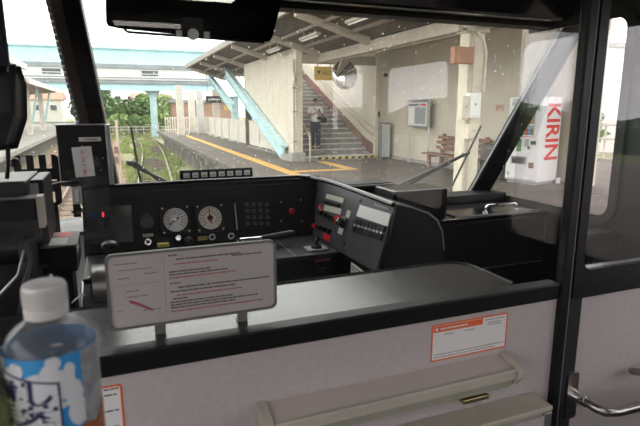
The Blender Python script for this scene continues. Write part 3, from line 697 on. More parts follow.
# joystick on the desk corner
jx = at(316.5, 249, Z=1.0615)
js = obj('stick_plate', MB().plate(F(jx, (1, 0, 0), (0, 1, 0)), rr(-.045, .04, -.035, .035, .01), [], 0, .006), M['silver'], dk, bevel=.001)
obj('stick', MB().tube([jx+Vector((0, 0, .007)), jx+Vector((0, 0, .03)), jx+Vector((.004, 0, .04)), jx+Vector((.004, 0, .05))], [.011, .006, .011, .006], 10), M['knob'], js, smooth=True)
obj('stick_boot', MB().ball(jx+Vector((0, 0, .008)), .022, .022, .012), M['rubber'], js, smooth=True)
FR = front(1.7745)
for u0, v0, u1, v1, m in ((315, 257, 330, 262, 'redink'), (317, 267.5, 327, 269, 'midgrey')):
    q, r_ = at(u0, v1, Y=1.774), at(u1, v0, Y=1.774)
    obj('label_plate', MB().box(q.x, r_.x, 1.7722, 1.7748, q.z, r_.z), M[m], dk)
q = at(322, 270, Y=1.774); obj('lock', MB().cyl((q.x, 1.7745, q.z), (q.x, 1.766, q.z), .011, n=14), M['darkgrey'], dk)
# end plate of the wing and the sheet below the switches
EP = [at(385, 264, Y=1.55), at(397, 204, Y=1.55), at(412, 207.5, Y=1.55), at(428, 213, Y=1.55), at(437, 220, Y=1.55), at(442, 231, Y=1.55), at(444, 250, Y=1.55), at(445, 290, Y=1.55), at(385, 300, Y=1.55)]
obj('end_plate', MB().poly(EP, (0, .015, 0)), M['black'], dk, bevel=.002)
obj('end_plate_edge', MB().tube([p+Vector((0, -.001, 0)) for p in EP[1:7]], .003, 6), M['silver'], dk, smooth=True)
obj('end_body', MB().poly([p+Vector((-.002, .0155, -.012)) for p in EP[1:8]]+[EP[0]+Vector((.06, .0155, -.1))], (.0, .33, 0)), M['black'], dk)
lf = F(at(352, 262, X=.815), (0, -1, -.05), (0, -.06, 1))
ls = obj('instruction_sheet', MB().fbox(lf, 0, .19, -.055, .0, .002, .004), M['paper'], dk, label='white sheet of small print')
obj('small_print', lines(lf.sub(0, 0, .0042), [(.01, .175, -.012-.012*k) for k in range(4)], .005, random.Random(4)), M['ink'], ls, kind='stuff')

# lamp row on the desk top
lm = thing('indicator_strip', (.425, 2.335, 1.27), 'long black strip of eight square lamps standing on the desk top', 'lamp strip')
QF = F(at(180.5, 183.5, Y=2.335)+Vector((0, 0, .011)), at(253, 179.5, Y=2.335)-at(180.5, 183.5, Y=2.335), (0, .1, 1))
ln = (at(253, 179.5, Y=2.335)-at(180.5, 183.5, Y=2.335)).length
obj('housing', MB().fbox(QF, 0, ln, .0, .046, -.03, 0), M['black'], lm, bevel=.002)
obj('base_strip', MB().fbox(QF, -.002, ln-.002, -.012, -.0005, -.03, .002), M['silver'], lm)
obj('stand', MB().fbox(QF, .02, ln-.02, -.110, -.0125, -.03, -.01), M['black'], lm)
for i in range(8):
    cx_ = .028+i*(ln-.055)/7; obj('lamp_window', MB().fbox(QF, cx_-.0135, cx_+.0135, .012, .034, .0005, .003), M['switchwhite'], lm)
    obj('lamp_mark', MB().fbox(QF, cx_-.008, cx_+.008, .019, .022, .0032, .0036), M['ink'], lm, kind='stuff')
for i, (u0, u1, v0, v1) in enumerate(((279, 295, 181.5, 176.5), (297, 312, 180.8, 176))):
    a_, b_ = at(u0, v0, Y=2.30), at(u1, v1, Y=2.30)
    t = thing('sensor_box', ((a_.x+b_.x)/2, 2.32, 1.2), ('flat black sensor box on the desk top, the one beside the lamp strip', 'flat black sensor box on the desk top, the one nearer the switch wing')[i], 'box', 'flat sensor boxes on the desk')
    obj('housing', MB().box(a_.x, b_.x, 2.30, 2.36, a_.z, b_.z), M['black'], t, bevel=.003)
    obj('top_plate', MB().box(a_.x+.004, b_.x-.004, 2.305, 2.35, b_.z+.0005, b_.z+.003), M['midgrey'], t)
    obj('foot', MB().box(a_.x+.01, b_.x-.01, 2.31, 2.355, 1.17, a_.z-.0005), M['black'], t)

# boxes and the counter to the right
ct = thing('side_counter', (1.55, 2.0, FZ), 'black cabinet counter with a chrome-handled hatch right of the switch wing', 'counter')
obj('body', MB().box(1.15, 1.945, 1.885, 2.27, FZ, 1.10), M['black'], ct, bevel=.012)
obj('top_board', MB().box(1.15, 1.945, 1.875, 2.29, 1.1005, 1.115), M['blackgloss'], ct, bevel=.004)
obj('rear_step', MB().box(.93, 1.945, 2.18, 2.30, 1.1155, 1.16), M['black'], ct, bevel=.006)
ht = obj('hatch', MB().plate(G, rr(1.42, 1.90, 1.90, 2.14, .015), [], 1.1155, 1.122), M['blackgloss'], ct, bevel=.002)
h0, h1 = Vector((1.60, 1.925, 1.122)), Vector((1.785, 1.925, 1.122))
obj('chrome_handle', MB().tube([h0, h0+Vector((0, 0, .025)), h0+Vector((.012, 0, .034)), h1+Vector((-.012, 0, .034)), h1+Vector((0, 0, .025)), h1], .0045, 8), M['chrome'], ht, smooth=True)
for q in (h0, h1): obj('handle_foot', MB().cyl(q, q+Vector((0, 0, .006)), .011, n=12), M['chrome'], ht)
obj('hatch_edge', MB().box(1.41, 1.905, 1.892, 1.897, 1.1155, 1.121), M['silver'], ct)
obj('front_seam', MB().box(1.30, 1.93, 1.8835, 1.8848, .86, .864), M['silver'], ct)
c2 = thing('corner_cabinet', (1.84, 1.53, FZ), 'black rounded cabinet behind the cab door glass under the side window', 'cabinet')
obj('body', MB().box(1.735, 1.945, 1.46, 1.60, FZ, 1.10), M['black'], c2, bevel=.03)
obj('front_door', MB().rrect(front(1.4595), 1.755, 1.925, .4, 1.05, .012, .0005, .008), M['darkgrey'], c2, bevel=.002)
b1 = thing('black_box', (1.08, 2.16, 1.16), 'low black box with rounded top behind the end of the switch wing', 'box')
obj('housing', MB().box(.945, 1.225, 2.10, 2.28, 1.1615, 1.258), M['black'], b1, bevel=.012)
obj('lid', MB().box(.965, 1.205, 2.12, 2.26, 1.2585, 1.262), M['black'], b1, bevel=.003)
b2 = thing('monitor_box', (1.235, 1.98, 1.1155), 'square black box with two slots on the counter beside the wing end', 'box')
obj('housing', MB().box(1.10, 1.365, 1.90, 2.085, 1.116, 1.255), M['blackgloss'], b2, bevel=.006)
obj('slotted_side', MB().box(1.094, 1.0995, 1.91, 2.08, 1.125, 1.25), M['darkgrey'], b2)
for y in (1.93, 2.01): obj('slot', MB().box(1.0925, 1.0938, y, y+.045, 1.222, 1.229), M['knob'], b2)
obj('shelf', MB().box(1.10, 1.1495, 1.90, 2.085, 1.10, 1.1155), M['black'], b2)

# ------------------------------------------------------------------ left of the desk
mb_ = thing('ticket_display', (-.10, 2.14, 1.2), 'black upright display case with a red lettered white paper at the left windscreen post', 'display case')
a_, b_ = at(63.5, 190, Y=2.10), at(108, 125, Y=2.10)
DF = F((a_.x, 2.10, a_.z), (1, 0, 0), (0, 0, 1)); W_ = b_.x-a_.x; H_ = b_.z-a_.z
obj('case', MB().fbox(DF, -.006, W_-.012, .012, H_, -.07, 0), M['black'], mb_, bevel=.004)
obj('side_plate', MB().fbox(DF, W_-.011, W_+.006, .012, H_+.002, -.075, .004), M['silver'], mb_, bevel=.002)
obj('top_edge', MB().fbox(DF, -.01, W_-.012, H_+.0005, H_+.004, -.07, .003), M['silver'], mb_)
def onDF(u, v): return DF.hit(u, v)
xa, ya = onDF(79, 141.5); xb, yb = onDF(101, 137.5)
lb_ = obj('name_strip', MB().fbox(DF, xa, xb, ya, yb+.002, .0005, .002), M['paper'], mb_)
obj('small_print', lines(DF.sub(0, 0, .0022), [(xa+.02, xb-.012, (ya+yb)/2)], .005, random.Random(8)), M['inkgrey'], lb_, kind='stuff')
xa, ya = onDF(75, 177); xb, yb = onDF(92, 146.5)
PF = DF.sub((xa+xb)/2, (ya+yb)/2, .0005, R(3))
pw, ph = (xb-xa)/2, (yb-ya)/2
pa = obj('paper_notice', MB().fbox(PF, -pw, pw, -ph, ph, 0, .001), M['paper'], mb_, label='white paper with red vertical writing')
for ch, yy, s_ in (('ム', .037, .021), ('ー', .019, .018), ('ズ', .004, .019), ('へ', -.014, .019), ('確', -.034, .013), ('認', -.046, .013)):
    text('lettering', ch, PF.sub(0, 0, .0008, R(90) if ch == 'ー' else 0), *((0, yy) if ch != 'ー' else (yy, 0)), s_, M['red'], pa)
for u, v in ((82, 146), (103, 158), (101, 170), (78, 186)):
    x, y = onDF(u, v); obj('screw', MB().plate(DF, circ(x, y, .0025, 8), [], .0012, .003), M['silver'], mb_)
# mic on a goose neck in front of it
mc = thing('hand_microphone', (-.15, 2.03, 1.2), 'small microphone with grey clip on a black bracket below the display case', 'microphone')
q0, q1, q2 = at(48, 187, Y=2.03), at(60, 183.5, Y=2.03), at(80, 182, Y=2.03)
obj('arm', MB().tube([q0, q1, q2], [.009, .007, .010], 8), M['knob'], mc, smooth=True)
q = at(77, 195, Y=2.03)
obj('grey_clip', MB().box(q.x-.016, q.x+.016, 2.022, 2.035, q.z-.033, q.z+.03), M['lampface'], mc, bevel=.003)
obj('clip_slot', MB().box(q.x-.005, q.x+.005, 2.0195, 2.0215, q.z-.024, q.z+.022), M['white'], mc)
q = at(77, 212, Y=2.03); obj('hook', MB().tube([q+Vector((-.018, 0, .003)), q+Vector((0, 0, -.006)), q+Vector((.018, 0, .004)), q+Vector((.016, 0, .016))], .005, 6), M['chrome'], mc, smooth=True)
obj('bracket', MB().box(q.x-.012, q.x+.012, 2.036, 2.058, q.z-.02, q.z+.12), M['black'], mc)
# slotted plate
sl = thing('slotted_bracket', (-.28, 2.16, 1.1), 'black metal bracket plate with tall slots at the left window', 'bracket')
SP = front(2.18); P0, P1 = at(19, 207, Y=2.18), at(58, 154, Y=2.18)
def slot(u0, v0, u1, v1):
    a1_, b1_ = at(u0, v1, Y=2.18), at(u1, v0, Y=2.18); return [(a1_.x, a1_.z), (b1_.x, a1_.z), (b1_.x, b1_.z), (a1_.x, b1_.z)]
obj('plate', MB().plate(SP, rr(P0.x, P1.x, P0.z, P1.z, .02), [slot(22, 156, 26, 169), slot(34.5, 155, 38.5, 168), slot(47, 154.5, 51, 168), slot(43, 179, 57, 181), slot(52, 191, 55, 202)], 0, .012), M['black'], sl, bevel=.002)
q = at(56, 212, Y=2.18); obj('leg', MB().box(q.x-.012, q.x+.01, 2.168, 2.178, FZ, P0.z), M['black'], sl)
# card box near the partition
cb = thing('fare_box', (-.27, 1.62, FZ), 'grey topped black fare box with a pale sticker at the left edge', 'fare box')
FB = front(1.55)
def px(u, v, Y): q = at(u, v, Y=Y); return q.x, q.z
x0, z0 = px(-20, 240, 1.55); x1, z1 = px(26, 181, 1.55)
obj('body', MB().box(-.44, x1, 1.55, 1.80, .95, z1), M['darkgrey'], cb, bevel=.006)
obj('side_case', MB().box(x1+.001, x1+.034, 1.60, 1.80, 1.225, z1-.004), M['black'], cb, bevel=.004)
q0, q1 = px(28, 199, 1.5995), px(38, 183, 1.5995)
obj('pale_sticker', MB().box(q0[0], q1[0], 1.5975, 1.5995, q0[1], q1[1]), M['lampface'], cb)
q0, q1 = px(-10, 243, 1.50), px(42, 196, 1.50)
fb2 = obj('front_case', MB().box(-.44, q1[0]-.012, 1.47, 1.545, q0[1], q1[1]-.0), M['black'], cb, bevel=.006)
q2, q3 = px(39, 228, 1.475), px(46, 196, 1.475); obj('tan_edge', MB().box(q1[0]-.0115, q1[0]+.003, 1.475, 1.52, q2[1], q3[1]), M['beigemetal'], fb2)
obj('reel', MB().cyl((-.44, 1.47, q0[1]-.005), (q1[0]-.05, 1.45, q0[1]-.005), .042, n=20), M['black'], cb, smooth=True)
obj('pedestal', MB().box(-.44, -.25, 1.56, 1.78, FZ, .9495), M['black'], cb)
# small box with the red and white sticker
rb_ = thing('key_box', (-.18, 1.70, 1.0), 'small black box with a red and white sticker on its lid', 'box')
q0, q1 = px(43, 275, 1.62), px(76, 246, 1.62)
obj('case', MB().box(q0[0], q1[0], 1.62, 1.80, q0[1], q1[1]), M['black'], rb_, bevel=.005)
obj('lid', MB().box(q0[0]-.002, q1[0]+.003, 1.616, 1.803, q1[1]+.0005, q1[1]+.006), M['midgrey'], rb_, bevel=.002)
zt = q1[1]+.0062
obj('white_sticker', MB().box(q0[0]+.02, q1[0]-.025, 1.63, 1.72, zt, zt+.0006), M['paper'], rb_)
obj('red_sticker', MB().box(q0[0]+.03, q1[0]-.02, 1.725, 1.79, zt, zt+.0006), M['red'], rb_)
obj('side_print', MB().box(q1[0]+.0005, q1[0]+.0015, 1.63, 1.70, q0[1]+.05, q1[1]-.01), M['lampface'], rb_)
obj('lock', MB().cyl((q0[0]+.012, 1.6195, q0[1]+.03), (q0[0]+.012, 1.610, q0[1]+.03), .008, n=12), M['chrome'], rb_)
obj('post', MB().box(q0[0]+.02, q1[0]-.02, 1.66, 1.78, FZ, q0[1]-.0005), M['black'], rb_)
# hoses under it
for k, (pts, m, r_) in enumerate((([(30, 240), (34, 262), (27, 285), (20, 330)], 'darkgrey', .012), ([(24, 250), (18, 275), (-5, 300)], 'silver', .004))):
    p3 = [at(u, v, Y=1.40+.02*k) for u, v in pts]
    obj('hose', MB().tube(p3, r_, 8), M[m], None, smooth=True, label=('ribbed dark hose running down beside the small box', 'thin bright metal conduit curving down at far left')[k], cat='hose')
# blind and fan at the left edge
cu_ = thing('window_blind', (-.27, 1.42, 1.65), 'dark navy blind hanging at the top left edge', 'blind')
for k in range(6):
    x = -.40+.033*k; obj('fold', MB().cyl((x, 1.45, 1.70), (x-.003, 1.45, 2.29), .018, .02, n=10), M['navy'], cu_, smooth=True)
obj('hem', MB().box(-.42, -.222, 1.43, 1.47, 1.685, 1.70), M['blackgloss'], cu_, bevel=.003)
fn = thing('cab_speaker', (-.27, 1.55, 1.42), 'black rounded speaker on a ball jointed stalk at the left edge', 'speaker')
obj('housing', MB().poly([(p[0], 1.52, p[1]) for p in (px(-25, 70, 1.52), px(12, 69, 1.52), px(17, 84, 1.52), px(18, 118, 1.52), px(9, 146, 1.52), px(-25, 150, 1.52))], (0, .07, 0)), M['black'], fn, bevel=.012)
obj('grille', MB().plate(front(1.5195), [px(-20, 76, 1.5195), px(8, 76, 1.5195), px(12, 112, 1.5195), px(-20, 114, 1.5195)], [], 0, .004), M['darkgrey'], fn)
q = at(8, 165, Y=1.555); obj('stalk', MB().tube([at(8, 146, Y=1.555), q, at(7, 178, Y=1.57)], [.006, .005, .006]), M['knob'], fn, smooth=True)
obj('ball_joint', MB().ball(at(15, 163, Y=1.58), .014), M['knob'], fn, smooth=True)

# ------------------------------------------------------------------ sun visor
vz = thing('sun_visor', (.28, 1.74, 2.0), 'wide smoked black sun visor hanging in front of the windscreen top', 'sun visor')
VF = front(1.75)
vp = [px(104.5, -40, 1.75), px(106, 22, 1.75)] + [px(108, 26, 1.75), px(120, 28.5, 1.75), px(262, 42.5, 1.75), px(270, 41, 1.75), px(273, 36, 1.75), px(285, -12, 1.75), px(288, -40, 1.75)]
obj('panel', MB().plate(VF, vp[::-1] if True else vp, [], -.006, 0), M['visor'], vz, bevel=.002)
obj('rod', MB().tube([at(124, 29, Y=1.746), at(128, 32, Y=1.746), at(195, 37, Y=1.746), at(264, 42.5, Y=1.746)], .004, 8), M['knob'], vz, smooth=True)
q = at(193, 33, Y=1.74)
br = obj('bracket', MB().rrect(front(1.738), q.x-.033, q.x+.033, q.z-.004, q.z+.045, .008, 0, .004), M['darkgrey'], vz, bevel=.001)
obj('bracket_screw', MB().cyl((q.x, 1.733, q.z-.004), (q.x, 1.752, q.z-.004), .017, n=16), M['silver'], br, smooth=True)
for s_ in (-1, 1): obj('clip', MB().box(q.x+s_*.043-.009, q.x+s_*.043+.009, 1.735, 1.742, q.z-.014, q.z+.006), M['white'], br, bevel=.002)
obj('hinge', MB().cyl((.1, 1.76, 2.03), (.1, 1.80, 2.1), .012), M['darkgrey'], vz)
obj('hinge', MB().cyl((.45, 1.76, 2.03), (.45, 1.80, 2.1), .012), M['darkgrey'], vz)

# ------------------------------------------------------------------ wipers
def wiper(lab, arms, blade, Y):
    t = thing('windscreen_wiper', at(*arms[0][0], Y=Y), lab, 'wiper')
    for a, b in arms: obj('arm', MB().cyl(at(*a, Y=Y), at(*b, Y=Y-.02), .009, .007, 8), M['knob'], t, smooth=True)
    for i in range(2):
        w_ = (.0075, .004)[i]; obj(('blade', 'rubber_lip')[i], MB().bar(at(*blade[0], Y=Y-.015+.02*i), at(*blade[1], Y=Y-.015+.02*i), w_, .010), M[('knob', 'rubber')[i]], t)
    obj('pivot', MB().ball(at(*arms[0][1], Y=Y-.015), .012), M['knob'], t, smooth=True)
wiper('black wiper standing upright at the left of the windscreen', [((168, 187), (136, 163)), ((176, 186), (127, 163)), ((136, 163), (126, 162))], ((131, 127), (142, 190)), 2.50)
wiper('black wiper with long twin arms at the right of the windscreen', [((398, 186), (463, 155)), ((403, 188), (466, 154)), ((463, 155), (470, 153))], ((481, 126), (452, 186)), 2.50)
# ================================================================== THE STATION
struct('ground', MB().box(-60, 90, -60, 160, -1.3, -.95), M['grassground'])
struct('ground_ballast', MB().box(-3.6, .35, -20, 120, -.9499, -.90).box(-3.6, 2.9, -20, 9, -.8999, -.88), M['ballast'])
PX0 = 2.95
pl = struct('floor_platform', MB().plate(G, [(PX0+.36, -25), (14, -25), (14, 16.2), (8.6, 16.2), (8.6, 40), (PX0+.36, 40)], [], -.30, 0), M['asphalt'])
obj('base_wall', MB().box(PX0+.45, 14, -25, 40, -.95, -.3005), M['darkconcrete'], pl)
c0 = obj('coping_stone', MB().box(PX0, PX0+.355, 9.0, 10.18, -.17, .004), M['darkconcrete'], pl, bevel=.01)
for k in range(1, 26):
    o = c0.copy(); C.objects.link(o); o.parent = pl; o.location.y += 1.2*k; o.location.z += random.uniform(-.004, .004)
obj('coping_near', MB().box(PX0, PX0+.355, -25, 8.98, -.17, .003), M['concrete'], pl)
g0 = obj('edge_support', MB().poly([(PX0+.03, 9.5, -.172), (PX0+.44, 9.5, -.172), (PX0+.44, 9.5, -.95), (PX0+.22, 9.5, -.95), (PX0+.16, 9.5, -.45), (PX0+.03, 9.5, -.35)], (0, .22, 0)), M['concrete'], pl)
for k in range(1, 13):
    o = g0.copy(); C.objects.link(o); o.parent = pl; o.location.y += 2.25*k
t0 = obj('tactile_tile', MB().box(3.97, 4.265, 8.0, 8.295, .0006, .009), M['tactile'], pl)
for k in range(1, 100):
    o = t0.copy(); C.objects.link(o); o.parent = pl; o.location.y += .3*k
for k in range(6):
    o = t0.copy(); C.objects.link(o); o.parent = pl; o.location += Vector((.3*(k+1), 4.5, 0))
for k in range(7):
    o = t0.copy(); C.objects.link(o); o.parent = pl; o.location += Vector((1.8, 4.5+.3*(k+1), 0))

# railway tracks
def xc(y): return .5 + 1.75*(1-math.cos(min(max(y, 0), 84)/42*math.pi))/2 if y < 42 else 2.25-.0013*(y-42)**2
def track(name, fx, lab, y0, y1, par_sl=True):
    t = thing(name, (fx((y0+y1)/2), (y0+y1)/2, -.93), lab, 'track')
    ys = [y0+(y1-y0)*i/40 for i in range(41)]
    for s_ in (-.535, .535):
        V = []; f = []
        for y in ys:
            for dx, z in ((-.028, -.92), (-.028, -.74), (.028, -.74), (.028, -.92)): V.append((fx(y)+s_+dx, y, z))
        for i in range(40):
            f += [(i*4+k, i*4+(k+1) % 4, (i+1)*4+(k+1) % 4, (i+1)*4+k) for k in range(4)]
        obj('rail', MB().add(V, f), M['railsteel'], t)
    s0 = obj('sleeper', MB().box(fx(10)-.95, fx(10)+.95, 9.9, 10.1, -.95, -.885), M['sleeper'], t)
    for k in range(1, 50):
        y = 10+.7*k
        if y > y1: break
        o = s0.copy(); C.objects.link(o); o.parent = t; o.location += Vector((fx(y)-fx(10), .7*k, 0))
track('railway_track', xc, 'curving grassy railway track beside the platform ahead of the train', -6, 56.5)
track('railway_track', lambda y: -1.95, 'brown ballasted railway track along the far left platform', -6, 56.5)
# grass between the rails
gv = []; gf_ = []; rg = random.Random(21)
for k in range(15000):
    y = 9+rg.random()**1.5*52; x = rg.uniform(.25, 2.9) if y < 40 else rg.uniform(-3, 3.1)
    dens = math.sin(x*2.1+y*.55)+math.sin(x*4.3-y*.35)
    if dens < -.5: continue
    h = rg.uniform(.06, .24)*(1+.35*dens); a = rg.uniform(0, 6.28); w_ = .012+.0012*y
    n_ = len(gv); c_, s_ = math.cos(a), math.sin(a)
    gv += [(x-c_*w_, y-s_*w_, -.951), (x+c_*w_, y+s_*w_, -.951), (x+rg.uniform(-.08, .08), y+rg.uniform(-.08, .08), -.95+h)]; gf_.append((n_, n_+1, n_+2))
o = obj('grass', MB().add(gv, gf_), M['grass'], kind='stuff', label='green grass growing over the track beside the platform', cat='grass')

# ---------------- platform roof: two slopes that meet over a valley beam
def slope1(x): return 3.82-.27*(x-4)
def slope2(x): return 3.28+.19*(x-6)
cr = thing('platform_canopy', (6, 12, 3.28), 'dirty corrugated platform canopy on beige beams over the right platform', 'canopy', kind=None)
def corrug(xa, za, xb, zb, y0, y1, pitch=.22, amp=.035, t=.02):
    V = []; f = []; n_ = int((y1-y0)/(pitch/2))
    for i in range(n_+1):
        y = y0+i*pitch/2; dz = amp if i % 2 else 0
        V += [(xa, y, za+dz), (xb, y, zb+dz), (xb, y, zb+dz+t), (xa, y, za+dz+t)]
    for i in range(n_): f += [(i*4+k, i*4+(k+1) % 4, (i+1)*4+(k+1) % 4, (i+1)*4+k) for k in range(4)]
    f += [(0, 3, 2, 1), (n_*4, n_*4+1, n_*4+2, n_*4+3)]
    return MB().add(V, f)
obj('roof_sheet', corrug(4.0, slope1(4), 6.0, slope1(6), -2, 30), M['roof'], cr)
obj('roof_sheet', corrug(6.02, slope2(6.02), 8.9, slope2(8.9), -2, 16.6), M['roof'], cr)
obj('fascia', MB().poly([(3.93, -2, 3.80), (3.99, -2, 3.78), (3.99, -2, 3.98), (3.93, -2, 4.0)], (0, 32, 0)), M['fascia'], cr)
obj('end_fascia', MB().poly([(3.93, 30.03, 3.80), (6.0, 30.03, 3.26), (6.0, 30.03, 3.44), (3.93, 30.03, 4.0)], (0, .06, 0)), M['fascia'], cr)
obj('end_fascia', MB().poly([(3.93, -2.02, 3.80), (6.0, -2.02, 3.26), (8.9, -2.02, 3.80), (8.9, -2.02, 3.95), (6.0, -2.02, 3.42), (3.93, -2.02, 4.0)], (0, -.06, 0)), M['fascia'], cr)
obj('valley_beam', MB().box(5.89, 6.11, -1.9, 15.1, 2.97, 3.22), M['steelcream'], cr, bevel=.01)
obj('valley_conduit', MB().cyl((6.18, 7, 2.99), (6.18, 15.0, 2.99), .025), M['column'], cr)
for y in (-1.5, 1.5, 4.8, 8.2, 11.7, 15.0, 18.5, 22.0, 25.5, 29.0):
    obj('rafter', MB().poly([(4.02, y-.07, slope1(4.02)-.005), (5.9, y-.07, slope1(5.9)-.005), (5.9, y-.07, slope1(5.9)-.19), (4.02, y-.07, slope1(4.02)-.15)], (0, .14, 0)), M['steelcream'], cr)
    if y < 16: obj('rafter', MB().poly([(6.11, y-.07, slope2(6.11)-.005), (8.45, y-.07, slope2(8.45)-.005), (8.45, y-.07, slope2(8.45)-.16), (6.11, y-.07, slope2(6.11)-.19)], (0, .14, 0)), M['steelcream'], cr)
for x in (4.7, 5.4): obj('purlin', MB().box(x-.03, x+.03, -1.9, 29.9, slope1(x)-.085, slope1(x)-.012), M['roofbeam'], cr)
for x in (6.6, 7.3, 8.0): obj('purlin', MB().box(x-.03, x+.03, -1.9, 16.5, slope2(x)-.095, slope2(x)-.012), M['roofbeam'], cr)
tl = [at(275, 47, Z=3.5), at(305.5, 31, Z=3.5)]
for i, y in enumerate((16.2, 13.0, 10.0)):
    l = thing('tube_lamp', (4.85, y, 3.35), ('white tube lamp under the canopy over the platform, the farthest of the row', 'white tube lamp under the canopy over the platform, the middle of the row', 'white tube lamp under the canopy over the platform, the nearest of the row')[i], 'lamp', 'canopy tube lamps')
    obj('housing', MB().box(4.79, 4.91, y-.65, y+.65, 3.40, 3.46), M['tubewhite'], l)
    obj('tube', MB().cyl((4.85, y-.6, 3.375), (4.85, y+.6, 3.375), .02), M['white'], l)
    for q in (-.4, .4): obj('hanger', MB().cyl((4.85, y+q, 3.4605), (4.85, y+q, 3.585), .012, n=6), M['tubewhite'], l)
l = thing('tube_lamp', (7.2, 11.2, 3.3), 'long pale tube lamp above the wall between beam and notice board', 'lamp', 'canopy tube lamps')
obj('housing', MB().box(7.15, 7.25, 9.6, 13.0, 3.30, 3.35), M['tubewhite'], l)
for q in (10.0, 12.6): obj('hanger', MB().cyl((7.2, q, 3.3505), (7.2, q, 3.50), .012, n=6), M['tubewhite'], l)

# ---------------- walls of the stair house and of the platform
cw = struct('wall_stair_left', MB().poly([(5.30, 15.35, 0), (5.30, 16.2, .15), (5.30, 22.0, 2.25), (5.30, 22.0, 3.42), (5.30, 15.35, 3.42)], (.05, 0, 0)), M['cladding'])
for k in range(8):
    ya, yb = 15.36+.83*k, 15.36+.83*(k+1)-.018
    lo = lambda y: max(.02, .12+(y-16.1)*.362) if y > 15.9 else .02
    obj('cladding_panel', MB().poly([(5.27, ya, lo(ya)), (5.27, yb, lo(yb)), (5.27, yb, 3.42), (5.27, ya, 3.42)], (.028, 0, 0)), M['cladding'], cw)
lp_ = struct('column_stair_left', MB().box(5.2, 5.42, 15.12, 15.33, 0, 3.42), M['column'], bevel=.01)
obj('drain_pipe', MB().tube([(5.13, 15.1, .02), (5.13, 15.1, 2.3), (5.17, 15.09, 2.5), (5.13, 15.1, 2.75), (5.13, 15.1, 3.05)], .035, 8), M['steelcream'], lp_, smooth=True)
for z in (.6, 1.5, 2.2): obj('pipe_clip', MB().box(5.09, 5.199, 15.05, 15.12, z, z+.04), M['midgrey'], lp_)
obj('plinth', MB().box(5.0, 5.45, 14.95, 15.34, .0, .28), M['concrete'], lp_, bevel=.02)
wr = struct('wall_stair_right', MB().poly([(7.97, 15.3, 0), (7.97, 23, 0), (7.97, 23, 3.6), (7.97, 15.3, 3.6)], (.12, 0, 0)), M['cladding'])
sk = lambda y: .16+(y-15.3)*.42
obj('brown_skirting', MB().poly([(7.93, 15.35, sk(15.35)-.1), (7.93, 22.5, sk(22.5)-.1), (7.93, 22.5, sk(22.5)+.22), (7.93, 15.9, sk(15.9)+.22), (7.93, 15.35, sk(15.35)+.30)], (.038, 0, 0)), M['brownred'], wr)
fr_ = struct('wall_stair_front', MB().box(7.97, 8.5, 15.18, 15.298, 0, 3.62), M['cladding'])
obj('corner_post', MB().box(7.9, 8.02, 15.1, 15.178, 0, 3.4), M['column'], fr_)
obj('dark_box', MB().box(8.22, 8.32, 15.11, 15.178, 2.62, 2.72), M['darkgrey'], fr_)
obj('switch_plate', MB().box(8.0, 8.05, 15.07, 15.099, 1.35, 1.52), M['darkgrey'], fr_)
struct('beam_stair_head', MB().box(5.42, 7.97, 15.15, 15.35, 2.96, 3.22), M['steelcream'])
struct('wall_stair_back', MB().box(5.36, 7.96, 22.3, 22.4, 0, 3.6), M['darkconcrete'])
st = struct('stairs', MB().box(5.36, 7.925, 15.9, 22.2, .002, .05), M['step'])
for k in range(18):
    y = 15.35+.37*k; z = .155*(k+1)
    xr = 8.15 if k == 0 else 7.925; yy = 15.0 if k == 0 else y
    x0_ = 5.46 if k == 0 else 5.36
    o = obj('step', MB().box(x0_, 7.925, yy, y+.42, z-.155, z-.035), M['step'], st)
    obj('nosing', MB().box(x0_, 7.925, yy-.02, yy+.16, z-.0345, z), M['stepedge'], o)
    obj('tread', MB().box(x0_, 7.925, yy+.1605, y+.42, z-.0345, z-.004), M['step'], o)
hz = thing('hazard_strip', (6.9, 14.97, .06), 'yellow and black striped hazard strip along the lowest stair step', 'hazard strip')
n_ = 18
for k in range(n_):
    xa = 5.85+2.06*k/n_; xb = 5.85+2.06*(k+1)/n_
    obj('stripe', MB().poly([(xa, 14.973, .055), (xb, 14.973, .055), (xb+.04, 14.973, .118), (xa+.04, 14.973, .118)], (0, .006, 0)), M['hazyellow' if k % 2 else 'hazblack'], hz)
hr = thing('stair_handrail', (5.6, 15.1, 0), 'short steel handrail at the left foot of the stairs', 'handrail')
obj('rail_bar', MB().tube([(5.55, 14.85, .0), (5.55, 14.85, .72), (5.55, 14.9, .80), (5.55, 15.4, 1.05), (5.55, 16.4, 1.47)], .028, 8), M['rail'], hr, smooth=True)
obj('inner_bar', MB().tube([(5.72, 15.25, .17), (5.72, 15.25, .76), (5.72, 15.3, .84), (5.72, 16.5, 1.36)], .025, 8), M['goldrail'], hr, smooth=True, label='gold coloured inner bar')
for i, dz in enumerate((.62, .86)):
    h = thing('wall_handrail', (7.86, 18, 1.3), ('lower of two handrails on the right wall of the stairs', 'upper of two handrails on the right wall of the stairs')[i], 'handrail', 'wall handrails of the stairs')
    obj('rail_bar', MB().tube([(7.86, 15.15, sk(15.35)+dz-.02), (7.86, 15.5, sk(15.5)+dz), (7.86, 22, sk(22)+dz)], .022, 8), M['rail'], h, smooth=True)
    for y in (15.6, 17.5, 19.5): obj('wall_bracket', MB().cyl((7.86, y, sk(y)+dz-.01), (7.969, y, sk(y)+dz-.06), .012, n=6), M['rail'], h)
lk = thing('metal_cabinet', (8.2, 15.0, 0), 'narrow grey metal cabinet at the right foot of the stairs', 'cabinet')
obj('body', MB().box(8.02, 8.34, 14.86, 15.095, .03, 1.16), M['midgrey'], lk, bevel=.006)
obj('door', MB().box(8.04, 8.32, 14.85, 14.8595, .08, 1.12), M['lampface'], lk, bevel=.003)
obj('foot', MB().box(8.04, 8.32, 14.88, 15.09, 0, .0295), M['black'], lk)
